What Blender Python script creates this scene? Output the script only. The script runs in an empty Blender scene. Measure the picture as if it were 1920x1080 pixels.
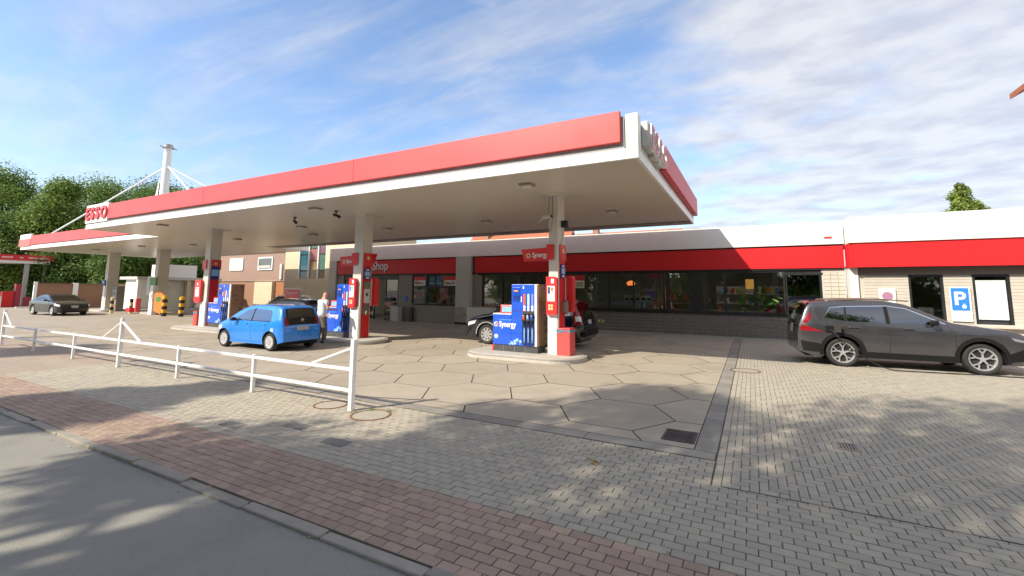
import bpy, bmesh, math, random
import numpy as np
from mathutils import Vector, Matrix
D = bpy.data
scene = bpy.context.scene
C = scene.collection
R = math.radians
random.seed(7)

# ------------------------------------------------------------------ camera
cam_d = D.cameras.new('camera'); cam = D.objects.new('camera', cam_d); C.objects.link(cam)
pitch, roll, yaw = R(6.48), R(.50), R(28.1)
cp, sp, cr, sr, cy, sy = math.cos(pitch), math.sin(pitch), math.cos(roll), math.sin(roll), math.cos(yaw), math.sin(yaw)
def _row(v):
    x, y, z = v
    y2, z2 = y*cp+z*sp, -y*sp+z*cp
    return (x*cr+z2*sr, y2, -x*sr+z2*cr)
_M = Matrix([_row(e) for e in ((1,0,0),(0,1,0),(0,0,1))]).transposed()
_A = _M @ Matrix(((cy, sy, 0), (-sy, cy, 0), (0, 0, 1)))
rt, fw, up = _A[0], _A[1], _A[2]
cam.matrix_world = Matrix(((rt[0], up[0], -fw[0], 0), (rt[1], up[1], -fw[1], 0), (rt[2], up[2], -fw[2], 1.87), (0, 0, 0, 1)))
cam_d.sensor_width = 36; cam_d.lens = 836.7/1920*36; cam_d.shift_y = -89.5/1920
cam_d.clip_start = .05; cam_d.clip_end = 3000
scene.camera = cam

# ------------------------------------------------------------------ light
SUN = Vector((-.487, -.874, .749)).normalized()
sl = D.lights.new('sun', 'SUN'); so = D.objects.new('sun', sl); C.objects.link(so)
sl.energy = 4.3; sl.angle = R(.7); sl.color = (1, .91, .76)
so.rotation_euler = SUN.to_track_quat('Z', 'Y').to_euler()
scene.view_settings.view_transform = 'Standard'; scene.view_settings.look = 'None'
scene.view_settings.exposure = .60; scene.view_settings.gamma = 1
world = D.worlds.new('World'); scene.world = world; world.use_nodes = True
nt = world.node_tree; nt.nodes.clear()
def N(t, typ, **kw):
    n = t.nodes.new(typ)
    for k, v in kw.items():
        if k == 'inp':
            for a, b in v.items(): n.inputs[a].default_value = b
        else: setattr(n, k, v)
    return n
def L(t, a, b): t.links.new(a, b)
def M_(t, op, a, b=None, c=None, clamp=False):
    n = t.nodes.new('ShaderNodeMath'); n.operation = op; n.use_clamp = clamp
    for i, v in enumerate((a, b, c)):
        if v is None: continue
        if isinstance(v, (int, float)): n.inputs[i].default_value = v
        else: t.links.new(v, n.inputs[i])
    return n.outputs[0]
sky = N(nt, 'ShaderNodeTexSky', sky_type='NISHITA', sun_disc=False, sun_elevation=math.asin(SUN.z), sun_rotation=math.atan2(SUN.x, SUN.y),
        altitude=60, air_density=1.0, dust_density=1.0, ozone_density=3.2)
bg1 = N(nt, 'ShaderNodeBackground', inp={'Strength': .18}); L(nt, sky.outputs[0], bg1.inputs[0])
tc = N(nt, 'ShaderNodeTexCoord'); sep = N(nt, 'ShaderNodeSeparateXYZ'); L(nt, tc.outputs['Generated'], sep.inputs[0])
zz = M_(nt, 'ADD', M_(nt, 'MAXIMUM', sep.outputs[2], 0), .10)
cx = M_(nt, 'DIVIDE', sep.outputs[0], zz); cyy = M_(nt, 'DIVIDE', sep.outputs[1], zz)
comb = N(nt, 'ShaderNodeCombineXYZ'); L(nt, cx, comb.inputs[0]); L(nt, cyy, comb.inputs[1])
mp1 = N(nt, 'ShaderNodeMapping'); mp1.inputs['Scale'].default_value = (.8, 1.0, 1); mp1.inputs['Rotation'].default_value = (0, 0, .5); L(nt, comb.outputs[0], mp1.inputs[0])
n1 = N(nt, 'ShaderNodeTexNoise', inp={'Scale': 2.6, 'Detail': 9, 'Roughness': .54, 'Distortion': .25}); L(nt, mp1.outputs[0], n1.inputs['Vector'])
n1b = N(nt, 'ShaderNodeTexNoise', inp={'Scale': .8, 'Detail': 3, 'Roughness': .5}); L(nt, comb.outputs[0], n1b.inputs['Vector'])
# banks thicken towards the east (right of the picture), thin cirrus streaks to the west
bank = M_(nt, 'ADD', M_(nt, 'MULTIPLY', sep.outputs[0], .62), M_(nt, 'MULTIPLY', sep.outputs[1], .14))
cov = M_(nt, 'ADD', M_(nt, 'ADD', n1.outputs[0], M_(nt, 'MULTIPLY', M_(nt, 'SUBTRACT', n1b.outputs[0], .5), .55)), bank)
mr = N(nt, 'ShaderNodeMapRange', interpolation_type='SMOOTHSTEP', inp={'From Min': .34, 'From Max': .74, 'To Max': .86}); L(nt, cov, mr.inputs[0])
mp2 = N(nt, 'ShaderNodeMapping'); mp2.inputs['Scale'].default_value = (.55, 1.9, 1); mp2.inputs['Rotation'].default_value = (0, 0, -.55); L(nt, comb.outputs[0], mp2.inputs[0])
n2 = N(nt, 'ShaderNodeTexNoise', inp={'Scale': 1.5, 'Detail': 9, 'Roughness': .62, 'Distortion': .5}); L(nt, mp2.outputs[0], n2.inputs['Vector'])
mr2 = N(nt, 'ShaderNodeMapRange', interpolation_type='SMOOTHSTEP', inp={'From Min': .34, 'From Max': .86, 'To Max': .72}); L(nt, n2.outputs[0], mr2.inputs[0])
n3 = N(nt, 'ShaderNodeTexNoise', inp={'Scale': 5, 'Detail': 6, 'Roughness': .55}); L(nt, mp1.outputs[0], n3.inputs['Vector'])
ccol = N(nt, 'ShaderNodeMix', data_type='RGBA'); ccol.inputs[6].default_value = (.64, .65, .73, 1); ccol.inputs[7].default_value = (.85, .85, .86, 1)
mr3 = N(nt, 'ShaderNodeMapRange', inp={'From Min': .35, 'From Max': .6}); L(nt, n3.outputs[0], mr3.inputs[0]); L(nt, mr3.outputs[0], ccol.inputs[0])
bg2 = N(nt, 'ShaderNodeBackground', inp={'Strength': .70}); L(nt, ccol.outputs[2], bg2.inputs[0])
fac = M_(nt, 'MAXIMUM', mr.outputs[0], mr2.outputs[0])
# haze near the horizon
hz = N(nt, 'ShaderNodeMapRange', interpolation_type='SMOOTHSTEP', inp={'From Min': .0, 'From Max': .30, 'To Min': .70, 'To Max': 0}); L(nt, sep.outputs[2], hz.inputs[0])
fac = M_(nt, 'MAXIMUM', fac, hz.outputs[0])
mx = N(nt, 'ShaderNodeMixShader'); L(nt, fac, mx.inputs[0]); L(nt, bg1.outputs[0], mx.inputs[1]); L(nt, bg2.outputs[0], mx.inputs[2])
wo = N(nt, 'ShaderNodeOutputWorld'); L(nt, mx.outputs[0], wo.inputs[0])

# ------------------------------------------------------------------ materials
MATS = {}
def mat(name, col, rough=.6, metal=0, var=0, vs=3, bump=0, bs=40, coat=0, spec=.5, rnd=0, hue=None, dirt=0, emit=None, trans=0, alpha=None, wpos=False):
    if name in MATS: return MATS[name]
    m = D.materials.new(name); m.use_nodes = True; t = m.node_tree; p = t.nodes['Principled BSDF']
    p.inputs['Base Color'].default_value = (*col, 1); p.inputs['Roughness'].default_value = rough; p.inputs['Metallic'].default_value = metal
    p.inputs['Specular IOR Level'].default_value = spec
    if coat: p.inputs['Coat Weight'].default_value = coat; p.inputs['Coat Roughness'].default_value = .04
    if emit: p.inputs['Emission Color'].default_value = (*emit[:3], 1); p.inputs['Emission Strength'].default_value = emit[3]
    if wpos: vec = N(t, 'ShaderNodeNewGeometry').outputs['Position']
    else: vec = N(t, 'ShaderNodeTexCoord').outputs['Object']
    cur = None
    def mixin(fac, a, b):
        k = N(t, 'ShaderNodeMix', data_type='RGBA', blend_type='MIX')
        L(t, fac, k.inputs[0])
        for s, v in ((6, a), (7, b)):
            if isinstance(v, tuple): k.inputs[s].default_value = (*v, 1)
            else: L(t, v, k.inputs[s])
        return k.outputs[2]
    def sc(c, f): return tuple(min(1, x*f) for x in c)
    if var:
        n = N(t, 'ShaderNodeTexNoise', inp={'Scale': vs, 'Detail': 6, 'Roughness': .65}); L(t, vec, n.inputs['Vector'])
        r = N(t, 'ShaderNodeMapRange', inp={'From Min': .3, 'From Max': .7}); L(t, n.outputs[0], r.inputs[0])
        cur = mixin(r.outputs[0], sc(col, 1-var), sc(col, 1+var))
        rr = N(t, 'ShaderNodeMapRange', inp={'From Min': .3, 'From Max': .7, 'To Min': max(0, rough-.1), 'To Max': min(1, rough+.1)}); L(t, n.outputs[0], rr.inputs[0]); L(t, rr.outputs[0], p.inputs['Roughness'])
    if rnd:
        g = N(t, 'ShaderNodeNewGeometry'); o = N(t, 'ShaderNodeObjectInfo')
        f = M_(t, 'FRACT', M_(t, 'ADD', g.outputs['Random Per Island'], o.outputs['Random']))
        hsv = N(t, 'ShaderNodeHueSaturation')
        L(t, M_(t, 'MULTIPLY_ADD', f, 2*rnd, 1-rnd), hsv.inputs['Value'])
        if hue: L(t, M_(t, 'MULTIPLY_ADD', M_(t, 'FRACT', M_(t, 'MULTIPLY', f, 7.31)), 2*hue, .5-hue), hsv.inputs['Hue'])
        if cur is not None: L(t, cur, hsv.inputs['Color'])
        else: hsv.inputs['Color'].default_value = (*col, 1)
        cur = hsv.outputs[0]
    if dirt:
        g = N(t, 'ShaderNodeNewGeometry')
        n = N(t, 'ShaderNodeTexNoise', inp={'Scale': .55, 'Detail': 8, 'Roughness': .68, 'Distortion': .4}); L(t, g.outputs['Position'], n.inputs['Vector'])
        r = N(t, 'ShaderNodeMapRange', interpolation_type='SMOOTHSTEP', inp={'From Min': .45, 'From Max': .72, 'To Max': dirt}); L(t, n.outputs[0], r.inputs[0])
        cur = mixin(r.outputs[0], cur if cur is not None else col, tuple(x*.45 for x in col))
        n4 = N(t, 'ShaderNodeTexNoise', inp={'Scale': 7, 'Detail': 5, 'Roughness': .75}); L(t, g.outputs['Position'], n4.inputs['Vector'])
        r4 = N(t, 'ShaderNodeMapRange', inp={'From Min': .62, 'From Max': .78, 'To Max': dirt*.8}); L(t, n4.outputs[0], r4.inputs[0])
        cur = mixin(r4.outputs[0], cur, tuple(x*.5 for x in col))
    if cur is not None: L(t, cur, p.inputs['Base Color'])
    if bump:
        n = N(t, 'ShaderNodeTexNoise', inp={'Scale': bs, 'Detail': 5}); L(t, vec, n.inputs['Vector'])
        b = N(t, 'ShaderNodeBump', inp={'Strength': bump, 'Distance': .01}); L(t, n.outputs[0], b.inputs['Height']); L(t, b.outputs[0], p.inputs['Normal'])
    MATS[name] = m; return m
def glassmat(name, tint, gloss=.12, rough=.02):
    m = D.materials.new(name); m.use_nodes = True; t = m.node_tree; t.nodes.clear()
    a = N(t, 'ShaderNodeBsdfTransparent'); a.inputs[0].default_value = (*tint, 1)
    g = N(t, 'ShaderNodeBsdfGlossy', inp={'Roughness': rough}); g.inputs[0].default_value = (.9, .93, .95, 1)
    f = N(t, 'ShaderNodeFresnel', inp={'IOR': 1.5})
    k = N(t, 'ShaderNodeMixShader'); L(t, M_(t, 'ADD', f.outputs[0], gloss, clamp=True), k.inputs[0]); L(t, a.outputs[0], k.inputs[1]); L(t, g.outputs[0], k.inputs[2])
    o = N(t, 'ShaderNodeOutputMaterial'); L(t, k.outputs[0], o.inputs[0]); MATS[name] = m; return m
def leafmat(name, col, rnd=.45, hue=.03, tr=.35):
    m = D.materials.new(name); m.use_nodes = True; t = m.node_tree; t.nodes.clear()
    g = N(t, 'ShaderNodeNewGeometry'); f = g.outputs['Random Per Island']
    n = N(t, 'ShaderNodeTexNoise', inp={'Scale': .45, 'Detail': 3}); L(t, g.outputs['Position'], n.inputs['Vector'])
    v = M_(t, 'ADD', M_(t, 'MULTIPLY_ADD', f, 2*rnd, 1-rnd), M_(t, 'MULTIPLY', M_(t, 'SUBTRACT', n.outputs[0], .5), 1.4))
    h = N(t, 'ShaderNodeHueSaturation', inp={'Color': (*col, 1)}); L(t, v, h.inputs['Value'])
    L(t, M_(t, 'MULTIPLY_ADD', M_(t, 'FRACT', M_(t, 'MULTIPLY', f, 9.7)), 2*hue, .5-hue), h.inputs['Hue'])
    a = N(t, 'ShaderNodeBsdfPrincipled', inp={'Roughness': .55, 'Specular IOR Level': .3}); b = N(t, 'ShaderNodeBsdfTranslucent')
    L(t, h.outputs[0], a.inputs[0]); L(t, h.outputs[0], b.inputs[0])
    k = N(t, 'ShaderNodeMixShader', inp={0: tr}); L(t, a.outputs[0], k.inputs[1]); L(t, b.outputs[0], k.inputs[2])
    o = N(t, 'ShaderNodeOutputMaterial'); L(t, k.outputs[0], o.inputs[0]); MATS[name] = m; return m

white = mat('white_panel', (.80, .775, .705), .42, var=.04, vs=.8, bump=.02)
fasc_white = mat('fascia_white', (.82, .82, .80), .35, var=.03, vs=1.5)
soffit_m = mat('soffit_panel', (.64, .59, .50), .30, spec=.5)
beige_metal = mat('beige_metal', (.60, .57, .51), .45, var=.06, vs=2)
grey_gap = mat('grey_recess', (.34, .34, .34), .6, var=.1)
red_m = mat('red_fascia', (.60, .020, .024), .38, spec=.35)
red_f = mat('red_fascia_faded', (.62, .088, .088), .42, var=.03, vs=.5, spec=.4)
red_p = mat('red_plastic', (.66, .03, .035), .35, var=.05, coat=.2)
blue_p = mat('blue_panel', (.018, .10, .62), .32, var=.08, coat=.3)
navy = mat('navy_panel', (.01, .03, .20), .4, var=.1)
black = mat('black_rubber', (.015, .015, .016), .6, var=.2)
dark = mat('dark_grey', (.06, .06, .062), .55, var=.2, vs=8)
frame_m = mat('window_frame_dark', (.018, .018, .02), .4, var=.15)
steel = mat('steel', (.55, .54, .52), .35, metal=.8, var=.1)
galv = mat('galvanised', (.42, .42, .41), .5, metal=.5, var=.15, vs=6)
conc = mat('concrete_slab', (.36, .31, .24), .85, var=.07, vs=2.2, bump=.12, bs=120, dirt=.38, rnd=.055, wpos=True)
conc_far = mat('concrete_far', (.34, .295, .24), .85, var=.1, vs=1.2, bump=.1, dirt=.3, wpos=True)
isl_m = mat('island_concrete', (.46, .43, .38), .75, var=.1, bump=.1, dirt=.2, wpos=True)
joint = mat('joint_sand', (.085, .075, .055), .95, var=.25, vs=6, wpos=True)
brick_g = mat('paver_grey', (.37, .33, .26), .88, var=.08, vs=9, bump=.25, bs=150, rnd=.07, hue=.01, dirt=.20, wpos=True)
brick_r = mat('paver_red', (.345, .25, .19), .88, var=.1, vs=9, bump=.25, bs=150, rnd=.12, hue=.015, dirt=.3, wpos=True)
strip_m = mat('edge_stone', (.245, .225, .19), .8, var=.12, bump=.2, bs=90, rnd=.12, wpos=True)
kerb_m = mat('kerb_stone', (.29, .26, .215), .85, var=.15, vs=5, bump=.3, bs=80, rnd=.12, dirt=.4, wpos=True)
asph = mat('asphalt', (.27, .255, .22), .9, var=.16, vs=60, bump=.6, bs=110, dirt=.32, wpos=True)
earth = mat('earth', (.16, .14, .11), .95, var=.25, wpos=True)
grid_m = mat('wall_block', (.17, .15, .13), .8, var=.12, vs=6, bump=.15, rnd=.08)
grout_m = mat('wall_grout', (.50, .47, .42), .9, var=.1)
siding_m = mat('siding_board', (.50, .46, .39), .7, var=.06, bump=.1, rnd=.05)
darkclad = mat('dark_cladding', (.15, .13, .11), .6, var=.08)
clad_lt = mat('light_cladding', (.55, .54, .50), .5, var=.05)
cream = mat('cream_render', (.60, .50, .35), .85, var=.08, vs=1.5, bump=.1)
brownw = mat('brown_render', (.30, .165, .105), .85, var=.08, vs=2, bump=.1)
pinkw = mat('brown_cladding', (.30, .20, .155), .8, var=.07, vs=1.5)
rust = mat('rusty_iron', (.20, .10, .06), .85, var=.3, vs=30, bump=.4)
iron = mat('dark_iron', (.07, .05, .048), .7, var=.3, vs=20, bump=.3)
rooft = mat('roof_tile', (.38, .12, .06), .8, var=.2, vs=8, bump=.4, bs=12)
bark = mat('bark', (.11, .085, .06), .9, var=.3, vs=6, bump=.6, bs=25)
paper = mat('paper_white', (.78, .78, .76), .7, var=.04)
fabric_w = mat('shirt_fabric', (.70, .75, .82), .85, var=.05, vs=10, bump=.2, bs=20)
trousers_m = mat('trouser_fabric', (.15, .13, .105), .9, var=.15, vs=12, bump=.2)
skin_m = mat('skin', (.52, .28, .20), .55, var=.08, vs=20)
shoe_m = mat('shoe_leather', (.03, .028, .027), .5, var=.2)
yel = mat('yellow_paint', (.75, .42, .03), .5, var=.1); yel2 = mat('pale_yellow_paint', (.72, .58, .26), .5, var=.1)
orange_m = mat('orange_print', (.75, .19, .03), .5, var=.05)
green_m = mat('green_sign', (.06, .22, .035), .4, var=.1)
signblue = mat('sign_blue', (.03, .20, .62), .35)
lblue = mat('light_blue_print', (.25, .50, .80), .4, var=.15, vs=12)
wood = mat('wood', (.38, .24, .12), .6, var=.2, vs=4)
glass = glassmat('shop_glass', (.84, .87, .86), .07)
glass_d = glassmat('tinted_glass', (.10, .11, .12), .20)
glass_k = glassmat('dark_auto_glass', (.05, .055, .06), .05)
glass_c = glassmat('car_glass', (.40, .44, .43), .16)
tile_red = mat('tail_lamp', (.26, .006, .012), .12, coat=.8)
lampclr = mat('lamp_clear', (.75, .78, .80), .12, spec=.8, coat=.6)
chrome = mat('chrome', (.75, .75, .75), .12, metal=1)
alloy = mat('alloy_silver', (.62, .62, .63), .3, metal=.7, var=.05)
tyre_m = mat('tyre', (.025, .024, .023), .75, var=.2, vs=12, bump=.2)
plate_m = mat('number_plate', (.42, .40, .38), .5, var=.12, vs=30)
leaf_a = leafmat('leaf_green', (.16, .24, .045)); leaf_b = leafmat('leaf_dark', (.11, .185, .04)); leaf_c = leafmat('leaf_light', (.20, .27, .055))
leaf_p = leafmat('house_plant_leaf', (.30, .55, .10), .3)
def paint(name, col, metal=.3, rough=.28): return mat(name, col, rough, metal=metal, coat=1, var=.03, vs=2)

# ------------------------------------------------------------------ mesh helpers
class MB:
    def __init__(s): s.v = []; s.f = []; s.m = []; s.mi = 0; s.sm = []; s.smooth = False
    def add(s, vs, fs):
        b = len(s.v); s.v += [tuple(v) for v in vs]
        for f in fs: s.f.append([i+b for i in f]); s.m.append(s.mi); s.sm.append(s.smooth)
        return s
    def box(s, x0, x1, y0, y1, z0, z1, bev=0):
        if bev:
            b = min(bev, (x1-x0)/2.01, (y1-y0)/2.01, (z1-z0)/2.01)
            bm = bmesh.new(); bmesh.ops.create_cube(bm, size=1)
            for v in bm.verts: v.co = Vector(((x0+x1)/2+v.co.x*(x1-x0), (y0+y1)/2+v.co.y*(y1-y0), (z0+z1)/2+v.co.z*(z1-z0)))
            bmesh.ops.bevel(bm, geom=bm.edges[:], offset=b, segments=2, profile=.5, affect='EDGES')
            bm.verts.index_update(); s.add([v.co[:] for v in bm.verts], [[v.index for v in f.verts] for f in bm.faces]); bm.free(); return s
        return s.add([(x0,y0,z0),(x1,y0,z0),(x1,y1,z0),(x0,y1,z0),(x0,y0,z1),(x1,y0,z1),(x1,y1,z1),(x0,y1,z1)],
              [(0,3,2,1),(4,5,6,7),(0,1,5,4),(1,2,6,5),(2,3,7,6),(3,0,4,7)])
    def prism(s, pts, a0, a1, axis='y'):
        n = len(pts)
        def P(u, w, a): return {'y': (u, a, w), 'x': (a, u, w), 'z': (u, w, a)}[axis]
        vs = [P(u, w, a0) for u, w in pts]+[P(u, w, a1) for u, w in pts]
        return s.add(vs, [list(range(n)), list(range(2*n-1, n-1, -1))]+[(i, i+n, (i+1) % n+n, (i+1) % n) for i in range(n)])
    def cyl(s, p0, p1, r0, r1=None, n=12, cap=True):
        r1 = r0 if r1 is None else r1
        p0, p1 = Vector(p0), Vector(p1); d = (p1-p0).normalized(); a = d.orthogonal().normalized(); b = d.cross(a)
        vs = []
        for p, r in ((p0, r0), (p1, r1)):
            for i in range(n):
                t = 2*math.pi*i/n; vs.append(p+a*math.cos(t)*r+b*math.sin(t)*r)
        fs = [(i, (i+1) % n, (i+1) % n+n, i+n) for i in range(n)]
        if cap: fs += [list(range(n-1, -1, -1)), list(range(n, 2*n))]
        return s.add(vs, fs)
    def tube(s, pts, r, n=8):
        for a, b in zip(pts[:-1], pts[1:]): s.cyl(a, b, r if not callable(r) else r(a), r if not callable(r) else r(b), n)
        return s
    def lathe(s, prof, n=24, axis='z', c=(0, 0, 0), cap=True):
        vs = []
        for r, h in prof:
            for i in range(n):
                t = 2*math.pi*i/n
                q = {'z': (r*math.cos(t), r*math.sin(t), h), 'y': (r*math.cos(t), h, r*math.sin(t)), 'x': (h, r*math.cos(t), r*math.sin(t))}[axis]
                vs.append((q[0]+c[0], q[1]+c[1], q[2]+c[2]))
        m = len(prof)
        fs = [(j*n+i, j*n+(i+1) % n, (j+1)*n+(i+1) % n, (j+1)*n+i) for j in range(m-1) for i in range(n)]
        if cap: fs += [list(range(n-1, -1, -1)), list(range((m-1)*n, m*n))]
        return s.add(vs, fs)
    def grid(s, rows):
        n = len(rows[0]); vs = [p for r in rows for p in r]
        return s.add(vs, [(j*n+i, j*n+i+1, (j+1)*n+i+1, (j+1)*n+i) for j in range(len(rows)-1) for i in range(n-1)])
    def build(s, name, mats, parent=None, W=False, kind=None):
        me = D.meshes.new(name)
        off = Vector((0, 0, 0))
        if W and parent is not None:
            p = parent
            while p is not None: off += p.location; p = p.parent
        vs = [(v[0]-off[0], v[1]-off[1], v[2]-off[2]) for v in s.v] if off.length else s.v
        me.from_pydata(vs, [], s.f)
        if not isinstance(mats, (list, tuple)): mats = [mats]
        for m in mats: me.materials.append(m)
        me.polygons.foreach_set('material_index', s.m); me.polygons.foreach_set('use_smooth', s.sm)
        me.update()
        bm = bmesh.new(); bm.from_mesh(me); bmesh.ops.recalc_face_normals(bm, faces=bm.faces); bm.to_mesh(me); bm.free()
        if any(s.sm): me.set_sharp_from_angle(angle=R(40))
        o = D.objects.new(name, me); C.objects.link(o)
        if parent is not None: o.parent = parent
        if kind: o['kind'] = kind
        return o
def tag(o, label=None, cat=None, group=None, kind=None):
    if label: o['label'] = label
    if cat: o['category'] = cat
    if group: o['group'] = group
    if kind: o['kind'] = kind
    return o
def thing(name, label, cat, loc=(0, 0, 0), rz=0, group=None):
    o = D.objects.new(name, None); C.objects.link(o); o.location = loc; o.rotation_euler = (0, 0, rz); o.empty_display_size = .1
    return tag(o, label, cat, group)
def copy_tree(o, parent=None):
    c = o.copy(); C.objects.link(c)
    if parent is not None: c.parent = parent
    for ch in list(o.children): copy_tree(ch, c)
    return c
def bx(name, m, parent, x0, x1, y0, y1, z0, z1, bev=0, W=True, label=None):
    o = MB().box(x0, x1, y0, y1, z0, z1, bev).build(name, m, parent, W)
    if label: o['label'] = label
    return o
def text(body, name, m, parent, loc, size, rot=(R(90), 0, 0), ext=.01, bold=.0, W=True, sx=1, align='LEFT', shear=0):
    cu = D.curves.new(name, 'FONT'); cu.body = body; cu.size = size; cu.extrude = ext; cu.offset = bold; cu.align_x = align; cu.shear = shear
    cu.resolution_u = 4; cu.materials.append(m)
    tmp = D.objects.new(name, cu); me = D.meshes.new_from_object(tmp); D.objects.remove(tmp)
    me.materials.clear(); me.materials.append(m); o = D.objects.new(name, me); C.objects.link(o)
    l = Vector(loc)
    if parent is not None:
        o.parent = parent
        if W:
            p = parent
            while p is not None: l -= p.location; p = p.parent
    o.location = l; o.rotation_euler = rot; o.scale = (sx, 1, 1)
    return o
def struct(mb, name, m, **k):
    return mb.build(name, m, None, kind='structure')
def rr(x0, x1, z0, z1, r, n=5, corners=(1, 1, 1, 1)):
    """rounded rectangle outline; corners bl br tr tl"""
    pts = []
    for (cxx, czz, a0, on) in ((x0+r, z0+r, 180, corners[0]), (x1-r, z0+r, 270, corners[1]), (x1-r, z1-r, 0, corners[2]), (x0+r, z1-r, 90, corners[3])):
        if on:
            for i in range(n+1):
                t = R(a0+90*i/n); pts.append((cxx+r*math.cos(t), czz+r*math.sin(t)))
        else:
            t = R(a0+45); pts.append((cxx+r*math.copysign(1, math.cos(t)), czz+r*math.copysign(1, math.sin(t))))
    return pts

# ------------------------------------------------------------------ ground
struct(MB().box(-900, 900, -900, 900, -.5, -.12), 'ground', earth)
struct(MB().box(-300, 200, -7.5, 2.55, -.3, -.034), 'road', asph)
struct(MB().box(-300, 200, -11, -7.5, -.3, .0), 'far_pavement', conc_far)
struct(MB().box(-14.2, 14, 2.60, 21.3, -.3, -.011), 'paving_bed', joint)
struct(MB().box(-120, -14.2, 2.64, 6.0, -.3, -.002), 'far_footpath', mat('footpath_far', (.34, .27, .21), .88, var=.1, vs=2, bump=.2, dirt=.25, wpos=True))
struct(MB().box(-45, -14.2, 6.0, 21.3, -.3, -.0115), 'slab_bed', mat('slab_joint', (.03, .026, .02), .95))
struct(MB().box(-120, -28.0, 6.0, 80, -.3, .0).box(-28.0, -14, 21.3, 80, -.3, .0).box(-14, 60, 21.3, 80, -.3, -.002).box(14, 60, 2.64, 21.3, -.3, -.002), 'yard', conc_far)

def paver_mesh(lx, ly, ch=.004, dz=0, tilt=(0, 0)):
    hx, hy = lx/2, ly/2
    v = [(-hx, -hy, -.014), (hx, -hy, -.014), (hx, hy, -.014), (-hx, hy, -.014),
         (-hx, -hy, -.005), (hx, -hy, -.005), (hx, hy, -.005), (-hx, hy, -.005),
         (-hx+ch, -hy+ch, 0), (hx-ch, -hy+ch, 0), (hx-ch, hy-ch, 0), (-hx+ch, hy-ch, 0)]
    f = [(0, 1, 5, 4), (1, 2, 6, 5), (2, 3, 7, 6), (3, 0, 4, 7), (4, 5, 9, 8), (5, 6, 10, 9), (6, 7, 11, 10), (7, 4, 8, 11), (8, 9, 10, 11)]
    return v, f
def pave(struct_name, pieces, m, nm='brick', ind=300, bed=None):
    """pieces: (cx, cy, lx, ly); the ind nearest become objects, the rest one part"""
    root = D.objects.new(struct_name, None); C.objects.link(root); root['kind'] = 'structure'
    def vis(p):  # rough size in the picture
        X, Y = p[0], p[1]; d = fw[0]*X+fw[1]*Y-fw[2]*1.87
        s = rt[0]*X+rt[1]*Y
        if d < .8 or abs(s/d) > 1.16: return 1e9
        v = (up[0]*X+up[1]*Y-up[2]*1.87)/d
        if v < -.76: return 1e9
        return d
    pieces.sort(key=vis)
    cache = {}; V = []; F = []
    for i, (px, py, lx, ly) in enumerate(pieces):
        dz = random.uniform(-.0018, .0018); g = .0055
        a, b = random.uniform(-.008, .008), random.uniform(-.008, .008)
        if i < ind:
            k = (round(lx, 3), round(ly, 3))
            if k not in cache:
                me = D.meshes.new(nm); me.from_pydata(*[paver_mesh(lx-g, ly-g)[0], [], paver_mesh(lx-g, ly-g)[1]]); me.materials.append(m); me.materials.append(joint); me.polygons.foreach_set('material_index', [1]*4+[0]*5); cache[k] = me
            o = D.objects.new(nm, cache[k]); C.objects.link(o); o.parent = root
            o.location = (px, py, dz); o.rotation_euler = (a, b, random.uniform(-.006, .006))
        else:
            v, f = paver_mesh(lx-g, ly-g); n0 = len(V)
            V += [(x+px, y+py, z+dz+x*b*-1+y*a) for x, y, z in v]; F += [[j+n0 for j in q] for q in f]
    if V:
        me = D.meshes.new(nm+'_field'); me.from_pydata(V, [], F); me.materials.append(m); me.materials.append(joint); me.polygons.foreach_set('material_index', ([1]*4+[0]*5)*(len(F)//9))
        o = D.objects.new(nm+'_field', me); C.objects.link(o); o.parent = root; o['kind'] = 'stuff'
    return root
def bond(x0, x1, y0, y1, lx=.16, ly=.1, off0=0):
    out = []; j = 0; y = y0
    while y < y1-ly*.3:
        h = min(ly, y1-y); x = x0+(lx/2 if (j+off0) % 2 else 0)
        if (j+off0) % 2: out.append((x0+lx/4, y+h/2, lx/2, h))
        while x < x1-.03:
            w = min(lx, x1-x); out.append((x+w/2, y+h/2, w, h)); x += lx
        y += ly; j += 1
    return out
pave('red_paving', bond(-14.2, 10, 2.64, 3.56, .165, .102), brick_r)
grey = [p for p in bond(-14.2, 10.5, 3.56, 5.0)]+bond(-14.2, -.44, 5.0, 5.72)
def notin(p, holes):
    return all(not (h[0]-p[2]/2 < p[0] < h[1]+p[2]/2 and h[2]-p[3]/2 < p[1] < h[3]+p[3]/2) for h in holes)
def outcircles(p, cs): return all((p[0]-c[0])**2+(p[1]-c[1])**2 > (c[2]+.035)**2 for c in cs)
MH = [(-5.12, 5.14, .30), (-6.13, 5.26, .27), (-.21, 12.45, .33)]
PATCH = [(-6.66, -6.2, 3.72, 3.92), (-5.95, -5.5, 4.08, 4.3), (-5.0, -4.55, 4.0, 4.25)]
pave('grey_paving', grey, brick_g)
# herringbone field to the right
hb = []; x0h, x1h, y0h, y1h = -.345, 10.5, 5.02, 21.2
ux, uy = .082, .1
for a in range(-2, int((x1h-x0h)/ux)+3):
    for b in range(-2, int((y1h-y0h)/uy)+3):
        k = (a-b) % 4; X, Y = x0h+a*ux, y0h+b*uy
        if k == 0: r = (X, X+2*ux, Y, Y+uy)
        elif k == 2: r = (X, X+ux, Y-uy, Y+uy)
        else: continue
        r = (max(r[0], x0h), min(r[1], x1h), max(r[2], y0h), min(r[3], y1h))
        if r[1]-r[0] > .03 and r[3]-r[2] > .03: hb.append(((r[0]+r[1])/2, (r[2]+r[3])/2, r[1]-r[0], r[3]-r[2]))
_h = [(.80, 1.10, 6.83, 7.17)]
for i in range(107): hb.append((-.387, 5.0+.075+i*.15, .085, .15))
pave('herringbone_paving', hb, brick_g)
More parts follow.
